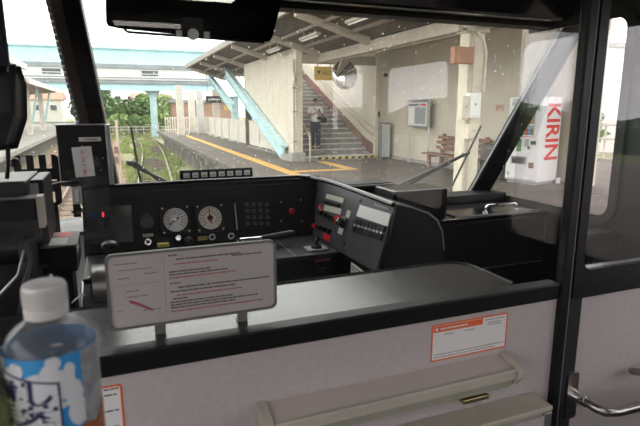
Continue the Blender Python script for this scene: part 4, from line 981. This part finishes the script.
ww = struct('wall_platform', MB().box(8.5, 8.62, 9.4, 15.18, 0, 3.66), M['wall'])
for k in range(1, 4): obj('wall_joint', MB().box(8.494, 8.4995, 9.4+1.45*k, 9.42+1.45*k, .12, 3.6), M['cladding'], ww)
obj('base_strip', MB().box(8.47, 8.4995, 9.4, 15.1, 0.001, .10), M['concrete'], ww)
w2 = struct('wall_platform_end', MB().box(9.25, 9.37, 7.9, 9.52, 0, 3.7).box(8.62, 9.25, 9.4, 9.52, 0, 3.7), M['wall'])
text('lettering', '便所', F((8.4935, 0, 0), (0, -1, 0), (0, 0, 1)).sub(-9.95, 1.62, 0), 0, 0, .16, M['redink'], ww)
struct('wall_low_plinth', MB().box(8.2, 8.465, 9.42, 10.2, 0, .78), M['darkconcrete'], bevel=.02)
struct('trim_wall_top', MB().box(8.38, 8.499, 7.2, 15.1, 3.42, 3.60), M['steelcream'])

# ---------------- notice board and bench
nb = thing('notice_board', (8.25, 13.1, 0), 'framed timetable board on two steel legs in front of the cream wall', 'notice board')
NF = F((8.22, 13.66, 0), (0, -1, 0), (0, 0, 1))
obj('board', MB().fbox(NF, 0, 1.10, 1.08, 1.86, -.05, 0), M['silver'], nb, bevel=.005)
obj('paper', MB().fbox(NF, .05, 1.05, 1.12, 1.78, .0005, .004), M['paperlilac'], nb)
obj('frame_head', MB().fbox(NF, 0, 1.10, 1.80, 1.87, .0005, .012), M['midgrey'], nb)
obj('printed_heading', MB().fbox(NF, .10, .62, 1.69, 1.745, .0045, .006), M['inkgrey'], nb)
obj('printed_bar', MB().fbox(NF, .72, 1.0, 1.69, 1.745, .0045, .006), M['vendred'], nb)
obj('printed_column', MB().fbox(NF, .10, .38, 1.18, 1.65, .0045, .005), M['switchwhite'], nb); obj('printed_column', MB().fbox(NF, .44, .99, 1.18, 1.65, .0045, .005), M['labelsilver'], nb)
for x in (0.03, 1.07): obj('leg', MB().cyl(NF.p(x, 0, -.075), NF.p(x, 1.9, -.075), .025), M['silver'], nb, smooth=True)
bn = thing('wooden_bench', (8.2, 11.0, 0), 'brown wooden slatted bench against the cream wall behind the column', 'bench')
for x in (7.92, 8.05, 8.18): obj('seat_slat', MB().box(x, x+.115, 9.95, 12.35, .385, .425), M['bench'], bn, bevel=.006)
for x, z in ((8.325, .52), (8.345, .66), (8.365, .80)): obj('back_slat', MB().box(x, x+.035, 10.05, 12.25, z, z+.085), M['bench'], bn, bevel=.006)
for y in (10.25, 12.05):
    obj('front_leg', MB().box(7.95, 8.03, y-.04, y+.04, 0, .384), M['bench'], bn, bevel=.005)
    obj('rear_leg', MB().poly([(8.33, y-.04, 0), (8.41, y-.04, 0), (8.475, y-.04, .93), (8.41, y-.04, .93)], (0, .08, 0)), M['bench'], bn)
    obj('seat_rail', MB().box(7.94, 8.33, y-.035, y+.035, .315, .384), M['bench'], bn)

# ---------------- column with boxes
cl_ = struct('column_platform', MB().box(5.83, 6.17, 7.72, 7.98, 0, 2.965), M['column'], bevel=.012)
obj('cap_plate', MB().box(5.79, 6.21, 7.66, 8.04, 2.90, 2.9695), M['steelcream'], cl_)
obj('conduit', MB().cyl((5.91, 7.70, .02), (5.91, 7.70, 2.88), .022), M['steelcream'], cl_)
obj('conduit', MB().tube([(6.19, 7.70, 1.9), (6.19, 7.70, 2.6), (6.1, 7.68, 2.8), (5.95, 7.68, 2.9)], .022), M['column'], cl_, smooth=True)
cf = front(7.715)
def boxon(name, u0, v0, u1, v1, m, lab, cat, dep=.10, par=[]):
    q0, q1 = px(u0, v1, 7.6), px(u1, v0, 7.6)
    t = thing(name, ((q0[0]+q1[0])/2, 7.7, q0[1]), lab, cat)
    obj('case', MB().box(q0[0], q1[0], 7.6, 7.7195 if q0[0] < 6.16 else 7.79, q0[1], q1[1]), M[m], t, bevel=.008)
    w_ = q1[0]-q0[0]; h_ = q1[1]-q0[1]
    obj('cover', MB().box(q0[0]+w_*.08, q1[0]-w_*.08, 7.588, 7.5995, q0[1]+h_*.08, q1[1]-h_*.08), M[m], t, bevel=.004)
    obj('latch', MB().box(q0[0]+w_*.45, q0[0]+w_*.55, 7.58, 7.5875, q0[1]+h_*.4, q0[1]+h_*.5), M['midgrey'], t)
    return t
boxon('junction_box', 455, 64, 474, 46, 'copperbox', 'rust brown junction box high on the platform column', 'junction box')
boxon('junction_box', 470, 118, 480, 93, 'white', 'tall white switch box on the right edge of the column', 'junction box')
boxon('meter_box', 469, 139, 478, 124, 'column', 'small cream meter box low on the platform column', 'meter box')
boxon('junction_box', 463, 120, 468.5, 96, 'column', 'narrow cream cover plate at the left of the platform column', 'junction box')
cm = thing('floodlight', (5.87, 7.6, 2.86), 'small pale floodlight pair at the top of the platform column', 'lamp')
for u in (459, 471): q = at(u, 29, Y=7.62); obj('lamp_head', MB().lathe(F(q, (1, 0, 0), (0, .2, 1)), [(.03, -.08), (.055, -.06), (.06, .02), (.05, .05), (0, .05)], 14), M['steelcream'], cm, smooth=True)
q = at(465, 29, Y=7.66); obj('arm', MB().box(q.x-.12, q.x+.12, 7.65, 7.715, q.z-.02, q.z+.02), M['midgrey'], cm)

# ---------------- vending machine
vo = Vector((8.10, 9.16, 0)); vx = Vector((.249, -.968, 0)); vd = Vector((.968, .249, 0))
VW, VD, VH = .765, .76, 1.85
VFr = F(vo, vx, (0, 0, 1)); VS = F(vo+vx*VW, vd, (0, 0, 1))
vm = thing('vending_machine', vo+vx*.38+vd*.38, 'white drinks vending machine with big red letters on its side', 'vending machine')
obj('cabinet', MB().fbox(VFr, 0, VW, .06, VH, -VD, 0), M['vend'], vm, bevel=.015)
obj('plinth', MB().fbox(VFr, .03, VW-.03, 0, .0595, -VD+.04, -.03), M['vendgrey'], vm)
obj('front_door', MB().fbox(VFr, .008, VW-.008, .075, VH-.01, .0005, .03), M['vend'], vm, bevel=.01)
V2 = VFr.sub(0, 0, .0305)
wd = obj('display_window', MB().fbox(V2, .07, .64, 1.02, 1.76, 0, .006), M['vendglass'], vm)
for r_ in range(3):
    z = 1.06+.235*r_
    obj('shelf', MB().fbox(V2, .075, .635, z-.03, z-.005, .0065, .03), M['vend'], wd)
    for k in range(9):
        mb = MB().cyl(V2.p(.115+.06*k, z-.004, .022), V2.p(.115+.06*k, z+.135, .022), .021, n=8)
        obj('drink_can', mb, M[('canred', 'canorange', 'cangreen', 'canbrown', 'white', 'canorange', 'canred', 'labelblue', 'canbrown')[(k+2*r_) % 9]], wd)
    obj('price_button_row', MB().fbox(V2, .09, .62, z-.045, z-.031, .0065, .028), M['vendred' if r_ == 0 else 'vendgrey'], wd)
obj('header_panel', MB().fbox(V2, .08, .63, 1.775, 1.81, .0005, .006), M['vendgrey'], vm)
po = obj('poster', MB().fbox(V2, .10, .36, .70, .97, 0, .004), M['cangreen'], vm)
obj('poster_picture', MB().fbox(V2, .11, .25, .71, .96, .0045, .006), M['dialcream'], po)
obj('coin_panel', MB().fbox(V2, .44, .54, .80, .97, 0, .012), M['vendgrey'], vm)
obj('coin_slot', MB().fbox(V2, .58, .70, .86, .94, 0, .02), M['black'], vm, bevel=.004)
obj('return_lever', MB().fbox(V2, .52, .57, .76, .82, 0, .02), M['black'], vm)
sl_ = obj('pickup_slot', MB().fbox(V2, .13, .52, .42, .60, 0, .012), M['vendgrey'], vm, bevel=.004)
obj('flap', MB().fbox(V2, .17, .48, .445, .575, .0125, .016), M['darkgrey'], sl_)
obj('coin_cup', MB().fbox(V2, .57, .68, .36, .48, 0, .012), M['canbrown'], vm)
obj('sticker', MB().fbox(V2, .06, .11, .16, .24, 0, .003), M['vendgrey'], vm)
obj('vent', MB().fbox(V2, .05, .70, .09, .11, 0, .006), M['vendgrey'], vm)
obj('side_lock', MB().fbox(V2, .68, .73, 1.55, 1.63, 0, .006), M['vendgrey'], vm)
text('lettering', 'KIRIN', VS.sub(.43, 1.12, .0005, R(-90)), 0, .0, .70, M['vendred'], vm, depth=.002, sx=.70, label='tall red brand letters reading downwards')
obj('foot_pipe', MB().cyl(VS.p(.70, 0.001, .08), VS.p(.70, .12, .08), .05, n=10), M['white'], vm)

# ---------------- mirror and signs
MF = F((5.95, 13.2, 2.52), Vector((1, .15, 0)), (0, .12, 1))
mr = thing('convex_mirror', (5.95, 13.2, 2.9), 'round convex mirror hanging under the canopy beam before the stairs', 'mirror')
RM = .39
obj('mirror_face', MB().lathe(MF, [(RM-.01, .0)]+[(RM*math.cos(R(a)), .10*math.sin(R(a))) for a in (10, 25, 40, 55, 70, 80)]+[(0, .10)], 32), M['mirror'], mr, smooth=True)
obj('rim', MB().lathe(MF, [(RM-.03, -.05), (RM+.012, -.04), (RM+.015, .012), (RM-.012, .016), (RM-.03, -.05)], 32), M['mirrorrim'], mr, smooth=True)
obj('back_shell', MB().lathe(MF, [(0, -.12), (.2, -.11), (RM-.03, -.0505)], 28), M['mirrorrim'], mr, smooth=True)
obj('hanger', MB().tube([(5.97, 13.32, 2.52), (5.98, 13.36, 2.7), (6.0, 13.36, 2.97)], .025), M['midgrey'], mr)
ys = thing('exit_sign', (6.1, 15.25, 2.45), 'small yellow hanging sign with dark marks left of the mirror', 'sign')
YF = front(15.22)
obj('panel', MB().fbox(YF, 5.85, 6.48, 2.47, 2.88, -.04, 0), M['signyellow'], ys, bevel=.004)
text('lettering', '▼ 出口', YF.sub(0, 0, .0005), 6.16, 2.69, .15, M['ink'], ys)
for x in (5.95, 6.38): obj('hanger', MB().cyl((x, 15.24, 2.88), (x, 15.24, 2.958), .012, n=6), M['midgrey'], ys)
fs = thing('station_sign', (5.0, 29.5, 2.2), 'dark far sign board with white marks hanging over the platform', 'sign')
q0, q1 = px(206, 103, 29.5), px(222, 96, 29.5); SB = front(29.5)
obj('panel', MB().fbox(SB, q0[0], q1[0], q0[1], q1[1], -.06, 0), M['signblack'], fs)
obj('white_print', lines(SB.sub(0, 0, .001), [(q0[0]+.12, q1[0]-.1, (q0[1]+q1[1])/2)], .10, random.Random(2)) if False else MB().fbox(SB, q0[0]+.12, q1[0]-.12, (q0[1]+q1[1])/2-.04, (q0[1]+q1[1])/2+.04, .0005, .004), M['lampface'], fs)
for x in (q0[0]+.1, q1[0]-.1): obj('hanger', MB().cyl((x, 29.53, q1[1]), (x, 29.53, slope1(min(x, 6))-.01), .015, n=6), M['midgrey'], fs)
for i, (u0, v0, u1, v1) in enumerate(((223, 102, 234, 96.5), (224, 110, 235, 105))):
    yg = 27+.6*i; q0, q1 = px(u0, v0, yg), px(u1, v1, yg)
    t = thing('guide_sign', ((q0[0]+q1[0])/2, yg, q0[1]), ('upper yellow guide board beside the dark far sign', 'lower yellow guide board under its twin by the teal column')[i], 'sign', 'far yellow guide boards')
    obj('panel', MB().box(q0[0], q1[0], yg, yg+.05, q0[1], q1[1]), M['signyellow'], t)
    for xx in (q0[0]-.05*(i+1), q1[0]+.05*(i+1)): obj('hanger', MB().box(xx-.012, xx+.012, yg+.01, yg+.04, q0[1], slope1(xx)-.02), M['midgrey'], t)
    obj('cross_bar', MB().box(q0[0]-.05*(i+1), q1[0]+.05*(i+1), yg+.051, yg+.08, q0[1]+.05, q0[1]+.09), M['midgrey'], t)

# ---------------- teal steelwork of the far staircase
def tealbeam(name, a, b, w, h, lab):
    t = thing(name, a, lab, 'steel beam')
    d_ = (Vector(b)-Vector(a)); up = Vector((0, 0, 1))
    obj('web', MB().bar(a, b, .05, h), M['teal'], t)
    n_ = d_.cross(Vector((1, 0, 0))).normalized()
    for s_ in (-1, 1): obj('flange', MB().bar(Vector(a)+n_*s_*(h/2+.02), Vector(b)+n_*s_*(h/2+.02), w, .038), M['tealrust'], t)
    return t
P0_, P1_ = at(284, 152, X=5.12), at(226, 72, X=5.12)
tealbeam('stair_stringer', P0_, P1_, .22, .34, 'pale teal sloping steel stringer along the cream stair wall')
obj('stringer_foot', MB().box(5.0, 5.26, 15.36, 16.1, 0, .16), M['concrete'], kind='structure')
tealbeam('steel_brace', at(233, 108, X=5.2), at(208, 75, X=5.2), .20, .26, 'shorter teal steel brace under the far end of the canopy')
for i, (u, v0, v1, X_) in enumerate(((236, 142, 97, 5.75), (257, 148, 92, 5.75))):
    b_ = at(u, v0, X=X_); q = at(u, v1, X=X_)
    t = thing('steel_column', (X_, b_.y, 0), ('pale teal column behind the white fence, the farther one', 'pale teal column behind the white fence, nearer the stairs')[i], 'column', 'teal columns behind the fence')
    obj('shaft', MB().box(X_-.16, X_+.16, b_.y-.16, b_.y+.16, .02, q.z), M['teal'], t)
    obj('base_plate', MB().box(X_-.25, X_+.25, b_.y-.25, b_.y+.25, 0, .0195), M['tealrust'], t)
    obj('head_plate', MB().box(X_-.25, X_+.25, b_.y-.25, b_.y+.25, q.z+.0005, q.z+.05), M['tealrust'], t)

# white panel fence along the back of the platform
wf = thing('panel_fence', (5.55, 27, 0), 'white concrete panel fence along the back of the platform', 'fence')
for k in range(10):
    y = 16.6+1.98*k
    obj('panel', MB().box(5.50, 5.56, y+.07, y+1.91, .08, 1.06), M['fence'], wf, bevel=.01)
    obj('post', MB().box(5.46, 5.60, y-.065, y+.065, 0, 1.12), M['fence'], wf)
    obj('top_rail', MB().box(5.48, 5.58, y+.07, y+1.91, 1.0605, 1.11), M['fence'], wf)
bf2 = thing('bar_fence', (4.5, 38, 0), 'white barred end fence across the far end of the platform', 'fence')
q0, q1 = at(166, 134, Y=38), at(194, 134, Y=38)
for z in (.15, .95): obj('rail', MB().box(q0.x, q1.x+.6, 37.98, 38.03, z, z+.07), M['fence'], bf2)
for k in range(16): x = q0.x+(q1.x+.5-q0.x)*k/15; obj('bar', MB().box(x-.03, x+.03, 37.94, 37.979, .0, 1.05), M['fence'], bf2)
for i, (x, y, h, m, lab) in enumerate(((3.70, 31.6, 2.95, 'fence', 'thick white column near the platform edge at its far end'), (4.75, 34.4, 2.75, 'fence', 'white far column behind the thick one'), (5.1, 33.2, 2.75, 'lampface', 'pale grey far column beside the dark sign'), (5.7, 31.0, 2.7, 'steelcream', 'beige far column next to the yellow boards'))):
    t = thing('platform_pillar', (x, y, 0), lab, 'column')
    obj('shaft', MB().box(x-.19, x+.19, y-.19, y+.19, .12, h), M[m], t, bevel=.02)
    obj('foot', MB().box(x-.24, x+.24, y-.24, y+.24, 0, .1195), M['concrete'], t)

# ---------------- bridges over the track
ub = thing('road_bridge', (-2, 69, 6.4), 'wide pale blue girder bridge crossing high over the tracks', 'bridge')
obj('girder', MB().box(-52, 40, 65, 65.5, 6.75, 8.25), M['palelblue'], ub)
obj('top_flange', MB().box(-52, 40, 64.7, 65.8, 8.2505, 8.45), M['palelblue'], ub)
obj('bottom_flange', MB().box(-52, 40, 64.7, 65.8, 6.5, 6.7495), M['tealrust'], ub)
obj('deck', MB().box(-52, 40, 65.51, 78, 6.3, 6.4995), M['bridgegrey'], ub)
for k in range(9): obj('cross_beam', MB().box(-26+6.5*k, -25.6+6.5*k, 65.81, 77.9, 5.85, 6.2995), M['bridgegrey'], ub)
for x in (-20, 26): obj('pier', MB().box(x-.5, x+.5, 66, 67, -.95, 5.849), M['teal'], ub)
fb_ = thing('footbridge', (-2, 51, 3.2), 'pale footbridge with grey deck and railing crossing lower over the tracks', 'bridge')
obj('girder', MB().box(-30, 9.2, 50.0, 50.3, 3.22, 3.80), M['palelblue'], fb_)
obj('deck', MB().box(-30, 9.2, 50.31, 54, 3.55, 3.80), M['bridgegrey'], fb_)
obj('deck_edge', MB().box(-30, 9.2, 49.8, 50.3, 3.8005, 4.35), M['bridgegrey'], fb_)
obj('edge_strip', MB().box(-30, 9.2, 49.74, 49.7995, 4.12, 4.22), M['lampface'], fb_)
obj('parapet', MB().box(-30, 9.2, 53.8, 53.9, 3.8005, 5.35), M['housewhite'], fb_)
obj('roof_edge', MB().box(-30, 9.2, 53.6, 54.2, 5.3505, 5.75), M['bridgegrey'], fb_)
for z in (4.62, 4.95): obj('railing', MB().box(-30, 9.2, 49.9, 49.96, z, z+.07), M['lampface'], fb_)
for k in range(20): obj('rail_post', MB().box(-29.5+2*k, -29.4+2*k, 49.961, 50.05, 4.3505, 5.0), M['lampface'], fb_)
for x in (-5.6, 2.9): obj('window', MB().box(x, x+1.5, 53.7, 53.799, 4.75, 5.25), M['darkglass'], fb_)
obj('pier', MB().box(3.3, 3.9, 50.8, 51.4, -.95, 3.549), M['teal'], fb_)
for k in range(2): obj('pier_bracket', MB().poly([(3.9 if k else 3.3, 51.0, 2.6), (3.9 if k else 3.3, 51.0, 3.2), (4.5 if k else 2.7, 51.0, 3.54)], (0, .2, 0)), M['teal'], fb_)
# ---------------- left platform
lpf = struct('floor_left_platform', MB().box(-10, -3.95, 5, 75, -.2, 0), M['concrete'])
obj('base_wall', MB().box(-10, -4.05, 5, 75, -.95, -.2005), M['darkconcrete'], lpf)
o0 = obj('coping_stone', MB().box(-3.94, -3.6, 10, 11.18, -.16, .004), M['concrete'], lpf)
for k in range(1, 36):
    o = o0.copy(); C.objects.link(o); o.parent = lpf; o.location.y += 1.2*k
lc = thing('left_canopy', (-6, 35, 3), 'long beige canopy over the platform on the far left', 'canopy')
for ya, yb, ze in ((14, 31, 3.68), (31.01, 47, 3.02)):
    obj('roof_sheet', corrug(-4.0, ze, -8.5, ze-.45, ya, yb, .5, .05, .03), M['steelcream'], lc)
    obj('fascia', MB().box(-3.99, -3.88, ya, yb, ze-.12, ze+.16), M['housewhite'], lc)
    obj('end_fascia', MB().poly([(-3.9, yb+.01, ze-.06), (-8.5, yb+.01, ze-.5), (-8.5, yb+.01, ze-.25), (-3.9, yb+.01, ze+.16)], (0, .06, 0)), M['steelcream'], lc)
    obj('spine_beam', MB().box(-6.2, -5.9, ya, yb, ze-.52, ze-.30), M['steelcream'], lc)
    for k in range(5): y = ya+1.5+3.4*k; obj('rafter', MB().poly([(-4.0, y, ze-.02), (-8.4, y, ze-.46), (-8.4, y, ze-.60), (-4.0, y, ze-.16)], (0, .14, 0)), M['steelcream'], lc)
for i, y in enumerate((24, 31, 38, 45)):
    t = thing('canopy_post', (-5.0, y, 0), ('white post with teal brace carrying the left canopy, nearest', 'white post with teal brace carrying the left canopy, second', 'white post with teal brace carrying the left canopy, third', 'white post with teal brace carrying the left canopy, farthest')[i], 'post', 'left canopy posts')
    obj('shaft', MB().box(-5.15, -4.85, y-.15, y+.15, 0, 3.4 if y < 30 else 2.78), M['fence'], t)
    obj('brace', MB().bar((-4.8, y+.0, .7), (-4.35, y, 3.45 if y < 30 else 2.84), .13, .13), M['teal'], t)
# ---------------- houses, trees, fence beyond
def house(name, x0, x1, y0, y1, h, m, rm, lab, nwin, gable=.8):
    t = thing(name, ((x0+x1)/2, (y0+y1)/2, -.95), lab, 'building')
    obj('wall', MB().box(x0, x1, y0, y1, -.95, h), M[m], t)
    if gable: obj('roof', MB().poly([(x0-.3, y0-.3, h+.001), (x0-.3, (y0+y1)/2, h+gable), (x0-.3, y1+.3, h+.001)], (x1-x0+.6, 0, 0)), M[rm], t)
    else: obj('roof', MB().box(x0-.2, x1+.2, y0-.2, y1+.2, h+.001, h+.25), M[rm], t)
    for k in range(nwin):
        xw = x0+(x1-x0)*(k+.5)/nwin; f_ = obj('window', MB().box(xw-.5, xw+.5, y0-.06, y0-.001, h*.45, h*.45+.9), M['housewhite'], t); obj('pane', MB().box(xw-.42, xw+.42, y0-.08, y0-.061, h*.45+.08, h*.45+.82), M['darkglass'], f_)
house('house', 3.5, 9.5, 92, 100, 3.4, 'housewhite', 'tileroof', 'white house with terracotta roof behind the trees', 3)
house('house', -20, -13, 95, 104, 5, 'housewhite', 'roofgrey', 'white house with grey roof far beyond the left platform', 3, 1.4)
house('house', -11.5, -7, 88, 94, 3.0, 'housewhite', 'tileroof', 'small white house with red roof far beyond the left platform', 2, 1.2)
house('house', -6.5, -2.5, 102, 110, 4.2, 'housewhite', 'roofgrey', 'pale house behind the train post far along the tracks', 2, 1.0)
house('apartment_building', -2, 9, 112, 122, 7.2, 'housewhite', 'roofgrey', 'long white apartment block behind the wooded strip', 5, 0)
house('shed', 4.9, 10, 47, 49.5, 2.15, 'housebrown', 'roofgrey', 'long brown shed wall beyond the platform end', 0, 0)
house('warehouse', 22, 44, 22, 40, 5, 'housewhite', 'roofgrey', 'pale warehouse seen through the cab side window', 4, 0)
lf_ = thing('low_fence', (0, 57, -.95), 'low white rail fence across the grass in front of the trees', 'fence')
for z in (-.55, -.25): obj('rail', MB().box(-4.5, 6, 57, 57.06, z, z+.10), M['fence'], lf_)
for k in range(15): x = -4.5+.74*k; obj('post', MB().box(x-.05, x+.05, 57.061, 57.14, -.95, -.1), M['fence'], lf_)
gf2 = thing('guard_fence', (15.2, 12, 0), 'white barred guard fence seen through the cab side window', 'fence')
for z in (.15, .6, 1.05): obj('rail', MB().box(15.0, 15.06, 6, 20, z, z+.07), M['fence'], gf2)
for k in range(29): obj('bar', MB().box(15.061, 15.11, 6+.5*k-.03, 6+.5*k+.03, -.0, 1.2), M['fence'], gf2)
obj('base_kerb', MB().box(14.95, 15.2, 6, 20, -.95, 0), M['concrete'], gf2)
def tree(name, x, y, z0, h, rx, m, lab, n, seed, ls=.28):
    rg = random.Random(seed); t = thing(name, (x, y, z0), lab, name, None if x > 10 else {'tree': 'trees beyond the tracks', 'bush': 'bushes before the trees'}[name])
    V = []; f = []
    lobes = [(rg.uniform(-.55, .55)*rx, rg.uniform(-.5, .5)*rx, z0+h*rg.uniform(.30, .78), rg.uniform(.38, .62)*rx) for _ in range(7)]
    for i in range(n):
        lx, ly, lz, lr = lobes[i % 7]
        a, b = rg.uniform(0, 6.283), math.acos(rg.uniform(-1, 1)); r = lr*rg.uniform(.72, 1.06)
        c = Vector((x+lx+r*math.sin(b)*math.cos(a), y+ly+r*math.sin(b)*math.sin(a), max(z0+.15, lz+min(r, h*.28)*math.cos(b))))
        u = Vector((rg.gauss(0, 1), rg.gauss(0, 1), rg.gauss(0, 1))).normalized(); v = u.cross(Vector((rg.gauss(0, 1), rg.gauss(0, 1), rg.gauss(0, 1)))).normalized()
        s_ = ls*rg.uniform(.6, 1.3); k = len(V); V += [c-u*s_, c+v*s_*.5, c+u*s_, c-v*s_*.5]; f.append((k, k+1, k+2, k+3))
    obj('crown', MB().add(V, f), M[m], t, kind='stuff')
    obj('trunk', MB().tube([(x, y, z0), (x+.1, y, z0+h*.3), (x-.05, y+.1, z0+h*.55)], [.2, .15, .08], 8), M['bark'], t, smooth=True)
tree('tree', -1.2, 64, -.95, 5.2, 2.4, 'leafB', 'dark green tree just right of the left window post', 1800, 1)
tree('tree', 1.6, 67, -.95, 3.9, 2.2, 'leafA', 'mid green rounded tree in front of the white house', 1800, 2)
tree('tree', 4.2, 65, -.95, 4.1, 2.3, 'leafA', 'mid green tree behind the blue bridge pier', 1800, 3)
tree('tree', 6.2, 61, -.95, 4.2, 1.8, 'leafC', 'pale green tree between the bridge pier and white column', 1600, 4)
tree('bush', .3, 60, -.95, 2.0, 1.6, 'leafC', 'pale green low bush behind the white rail fence', 1200, 5)
tree('bush', 3.0, 59.5, -.95, 1.8, 1.5, 'leafA', 'mid green low bush left of the bridge pier', 1200, 6)
tree('tree', -2.6, 75, -.95, 7.0, 2.6, 'leafB', 'tall dark tree half behind the left window post', 1800, 7)
tree('tree', 18.5, 17.5, -.95, 4.0, 2.0, 'leafB', 'dark tree behind the white guard fence at right', 1400, 8)
# wooded hills round the station
def hill(name, pts, m='hill'):
    struct(name, MB().poly([Vector(p) for p in pts], (4, 0, 0)), M[m])
for i, (x, y0, y1, hh, sd) in enumerate(((27, -60, 8, 3.9, 3), (-58, 10, 140, 7, 5))):
    rg = random.Random(sd); L = [(x, y0, -1)]; n_ = 26
    for k in range(n_+1): L.append((x, y0+(y1-y0)*k/n_, hh*(.45+.4*math.sin(k*.55+sd)*.6+rg.uniform(-.05, .05))))
    L.append((x, y1, -1)); hill('hill_%d' % (i+1), L)
# overhead wires and a pole
for i, (a, b) in enumerate((((-2.2, 8, 5.2), (-2.2, 48, 4.9)), ((-3.2, 8, 6.4), (-2.6, 48, 5.2)))):
    obj('overhead_wire', MB().tube([a, ((a[0]+b[0])/2, 28, (a[2]+b[2])/2-.25), b], .012, 5), M['darkgrey'], label=('lower thin overhead wire above the left track', 'upper thin overhead wire above the left track')[i], cat='wire', group='overhead wires')
mp = thing('marker_post', (.06, 15, -.9), 'thin pinkish trackside marker post with dark red blocks', 'post')
q = at(116, 120, Y=15); obj('shaft', MB().box(q.x-.035, q.x+.035, 14.97, 15.03, -.9, q.z), M['mirrorrim'], mp)
for v in (150, 160): q = at(116, v, Y=14.95); obj('block', MB().box(q.x-.05, q.x+.05, 14.9, 14.969, q.z-.09, q.z+.09), M['brownred'], mp)

# ---------------- the man on the stairs
PB = Vector((6.12, 15.86, .306))
pn = thing('person', PB, 'man in white shirt and dark trousers holding a phone on the stairs', 'person')
def skin(name, V, E_, rad, m, root=0, sub=1):
    me = bpy.data.meshes.new(name); me.from_pydata([Vector(v) for v in V], E_, []); me.materials.append(m)
    o = bpy.data.objects.new(name, me); C.objects.link(o); o.parent = pn; OFF[o.name] = OFF[pn.name]
    md = o.modifiers.new('skin', 'SKIN'); md.use_smooth_shade = True
    for i, r_ in enumerate(rad):
        sv = me.skin_vertices[0].data[i]; sv.radius = r_ if isinstance(r_, tuple) else (r_, r_); sv.use_root = i == root
    s_ = o.modifiers.new('smooth', 'SUBSURF'); s_.levels = sub; s_.render_levels = sub
    return o
V = [(0, 0, .84), (0, .0, 1.0), (0, .01, 1.18), (0, .01, 1.33), (0, -.005, 1.41), (0, -.02, 1.475), (0, -.025, 1.54), (0, -.02, 1.595)]
Rr = [(.10, .08), (.095, .075), (.115, .085), (.09, .07), (.047, .05), (.062, .078), (.07, .088), (.045, .055)]
E_ = [(i, i+1) for i in range(7)]
def chain(start, pts, rr_):
    p = start
    for v, r_ in zip(pts, rr_): V.append(v); Rr.append(r_); E_.append((p, len(V)-1)); p = len(V)-1
    return p
for s_ in (-1, 1):
    w_ = chain(3, [(s_*.165, .01, 1.325), (s_*.225, -.01, 1.19), (s_*.255, -.05, 1.07), (s_*.16, -.18, 1.12), (s_*.075, -.27, 1.175), (s_*.055, -.30, 1.195)], [.055, .046, .038, .032, .024, (.034, .018)])
    for k in range(4): chain(w_, [(s_*.045, -.325, 1.225-.017*k), (s_*.022, -.345, 1.225-.017*k), (s_*.004, -.335, 1.222-.017*k)], [.0095, .009, .008])
    chain(w_, [(s_*.035, -.305, 1.225), (s_*.018, -.312, 1.245)], [.010, .008])
    chain(0, [(s_*.085, 0, .80), (s_*.10, -.015, .45), (s_*.105, .015, .08), (s_*.12, -.11, .035)], [.085, .055, .038, .035])
skin('body', V, E_, Rr, M['skin'])
V = [(0, 0, .84), (0, 0, .98), (0, .01, 1.18), (0, .01, 1.34), (0, .005, 1.385)]; Rr = [(.165, .130), (.155, .122), (.172, .125), (.118, .092), (.066, .064)]; E_ = [(i, i+1) for i in range(4)]
for s_ in (-1, 1): chain(3, [(s_*.165, .01, 1.325), (s_*.215, -.005, 1.22), (s_*.235, -.02, 1.15)], [.080, .076, .074])
skin('shirt', V, E_, Rr, M['shirt'])
V = [(0, 0, .97), (0, 0, .83)]; Rr = [(.142, .110), (.148, .118)]; E_ = [(0, 1)]
for s_ in (-1, 1): chain(1, [(s_*.088, 0, .74), (s_*.10, -.012, .45), (s_*.107, .012, .10)], [.108, .086, .072])
skin('trousers', V, E_, Rr, M['jeans'])
for s_ in (-1, 1):
    V = [(s_*.107, .03, .045), (s_*.115, -.05, .045), (s_*.125, -.15, .035)]; skin('shoe', V, [(0, 1), (1, 2)], [(.045, .042), (.044, .042), (.040, .032)], M['shoe'])
def lb(v): return PB+Vector(v)
obj('hair', MB().ball(lb((0, -.005, 1.575)), .082, .092, .062, 14, 8).ball(lb((0, .035, 1.53)), .074, .06, .07, 12, 6), M['hair'], pn, smooth=True)
for s_ in (-1, 1):
    obj('eye', MB().ball(lb((s_*.028, -.105, 1.525)), .009, .006, .007, 8, 6), M['hair'], pn, smooth=True)
    obj('ear', MB().ball(lb((s_*.072, -.015, 1.515)), .010, .018, .026, 8, 6), M['skin'], pn, smooth=True)
obj('nose', MB().ball(lb((0, -.112, 1.497)), .011, .016, .020, 8, 6), M['skin'], pn, smooth=True)
obj('mouth', MB().ball(lb((0, -.100, 1.463)), .022, .006, .005, 8, 6), M['brownred'], pn, smooth=True)
obj('strap', MB().tube([lb((-.10, .0, 1.385)), lb((-.06, -.125, 1.30)), lb((.05, -.135, 1.12)), lb((.15, -.10, .98))], .012, 6), M['bag'], pn)
ph_ = thing('phone', PB+Vector((0, -.34, 1.16)), 'small dark phone held up in both hands by the man', 'phone')
obj('phone_body', MB().box(PB.x-.036, PB.x+.036, PB.y-.322, PB.y-.314, PB.z+1.155, PB.z+1.29), M['knob'], ph_, bevel=.003)
obj('screen', MB().box(PB.x-.032, PB.x+.032, PB.y-.3135, PB.y-.3125, PB.z+1.165, PB.z+1.28), M['darkglass'], ph_)
bg_ = thing('shoulder_bag', PB+Vector((.2, -.08, .85)), 'black shoulder bag hanging at the hip of the man', 'bag')
obj('pouch', MB().ball(PB+Vector((.205, -.215, .95)), .115, .055, .095, 14, 8), M['bag'], bg_, smooth=True)
obj('flap', MB().ball(PB+Vector((.205, -.235, .985)), .10, .05, .055, 12, 6), M['darkgrey'], bg_, smooth=True)
obj('jacket_fold', MB().ball(PB+Vector((.06, -.215, 1.0)), .10, .045, .05, 12, 6), M['bag'], bg_, smooth=True)

flush_texts()
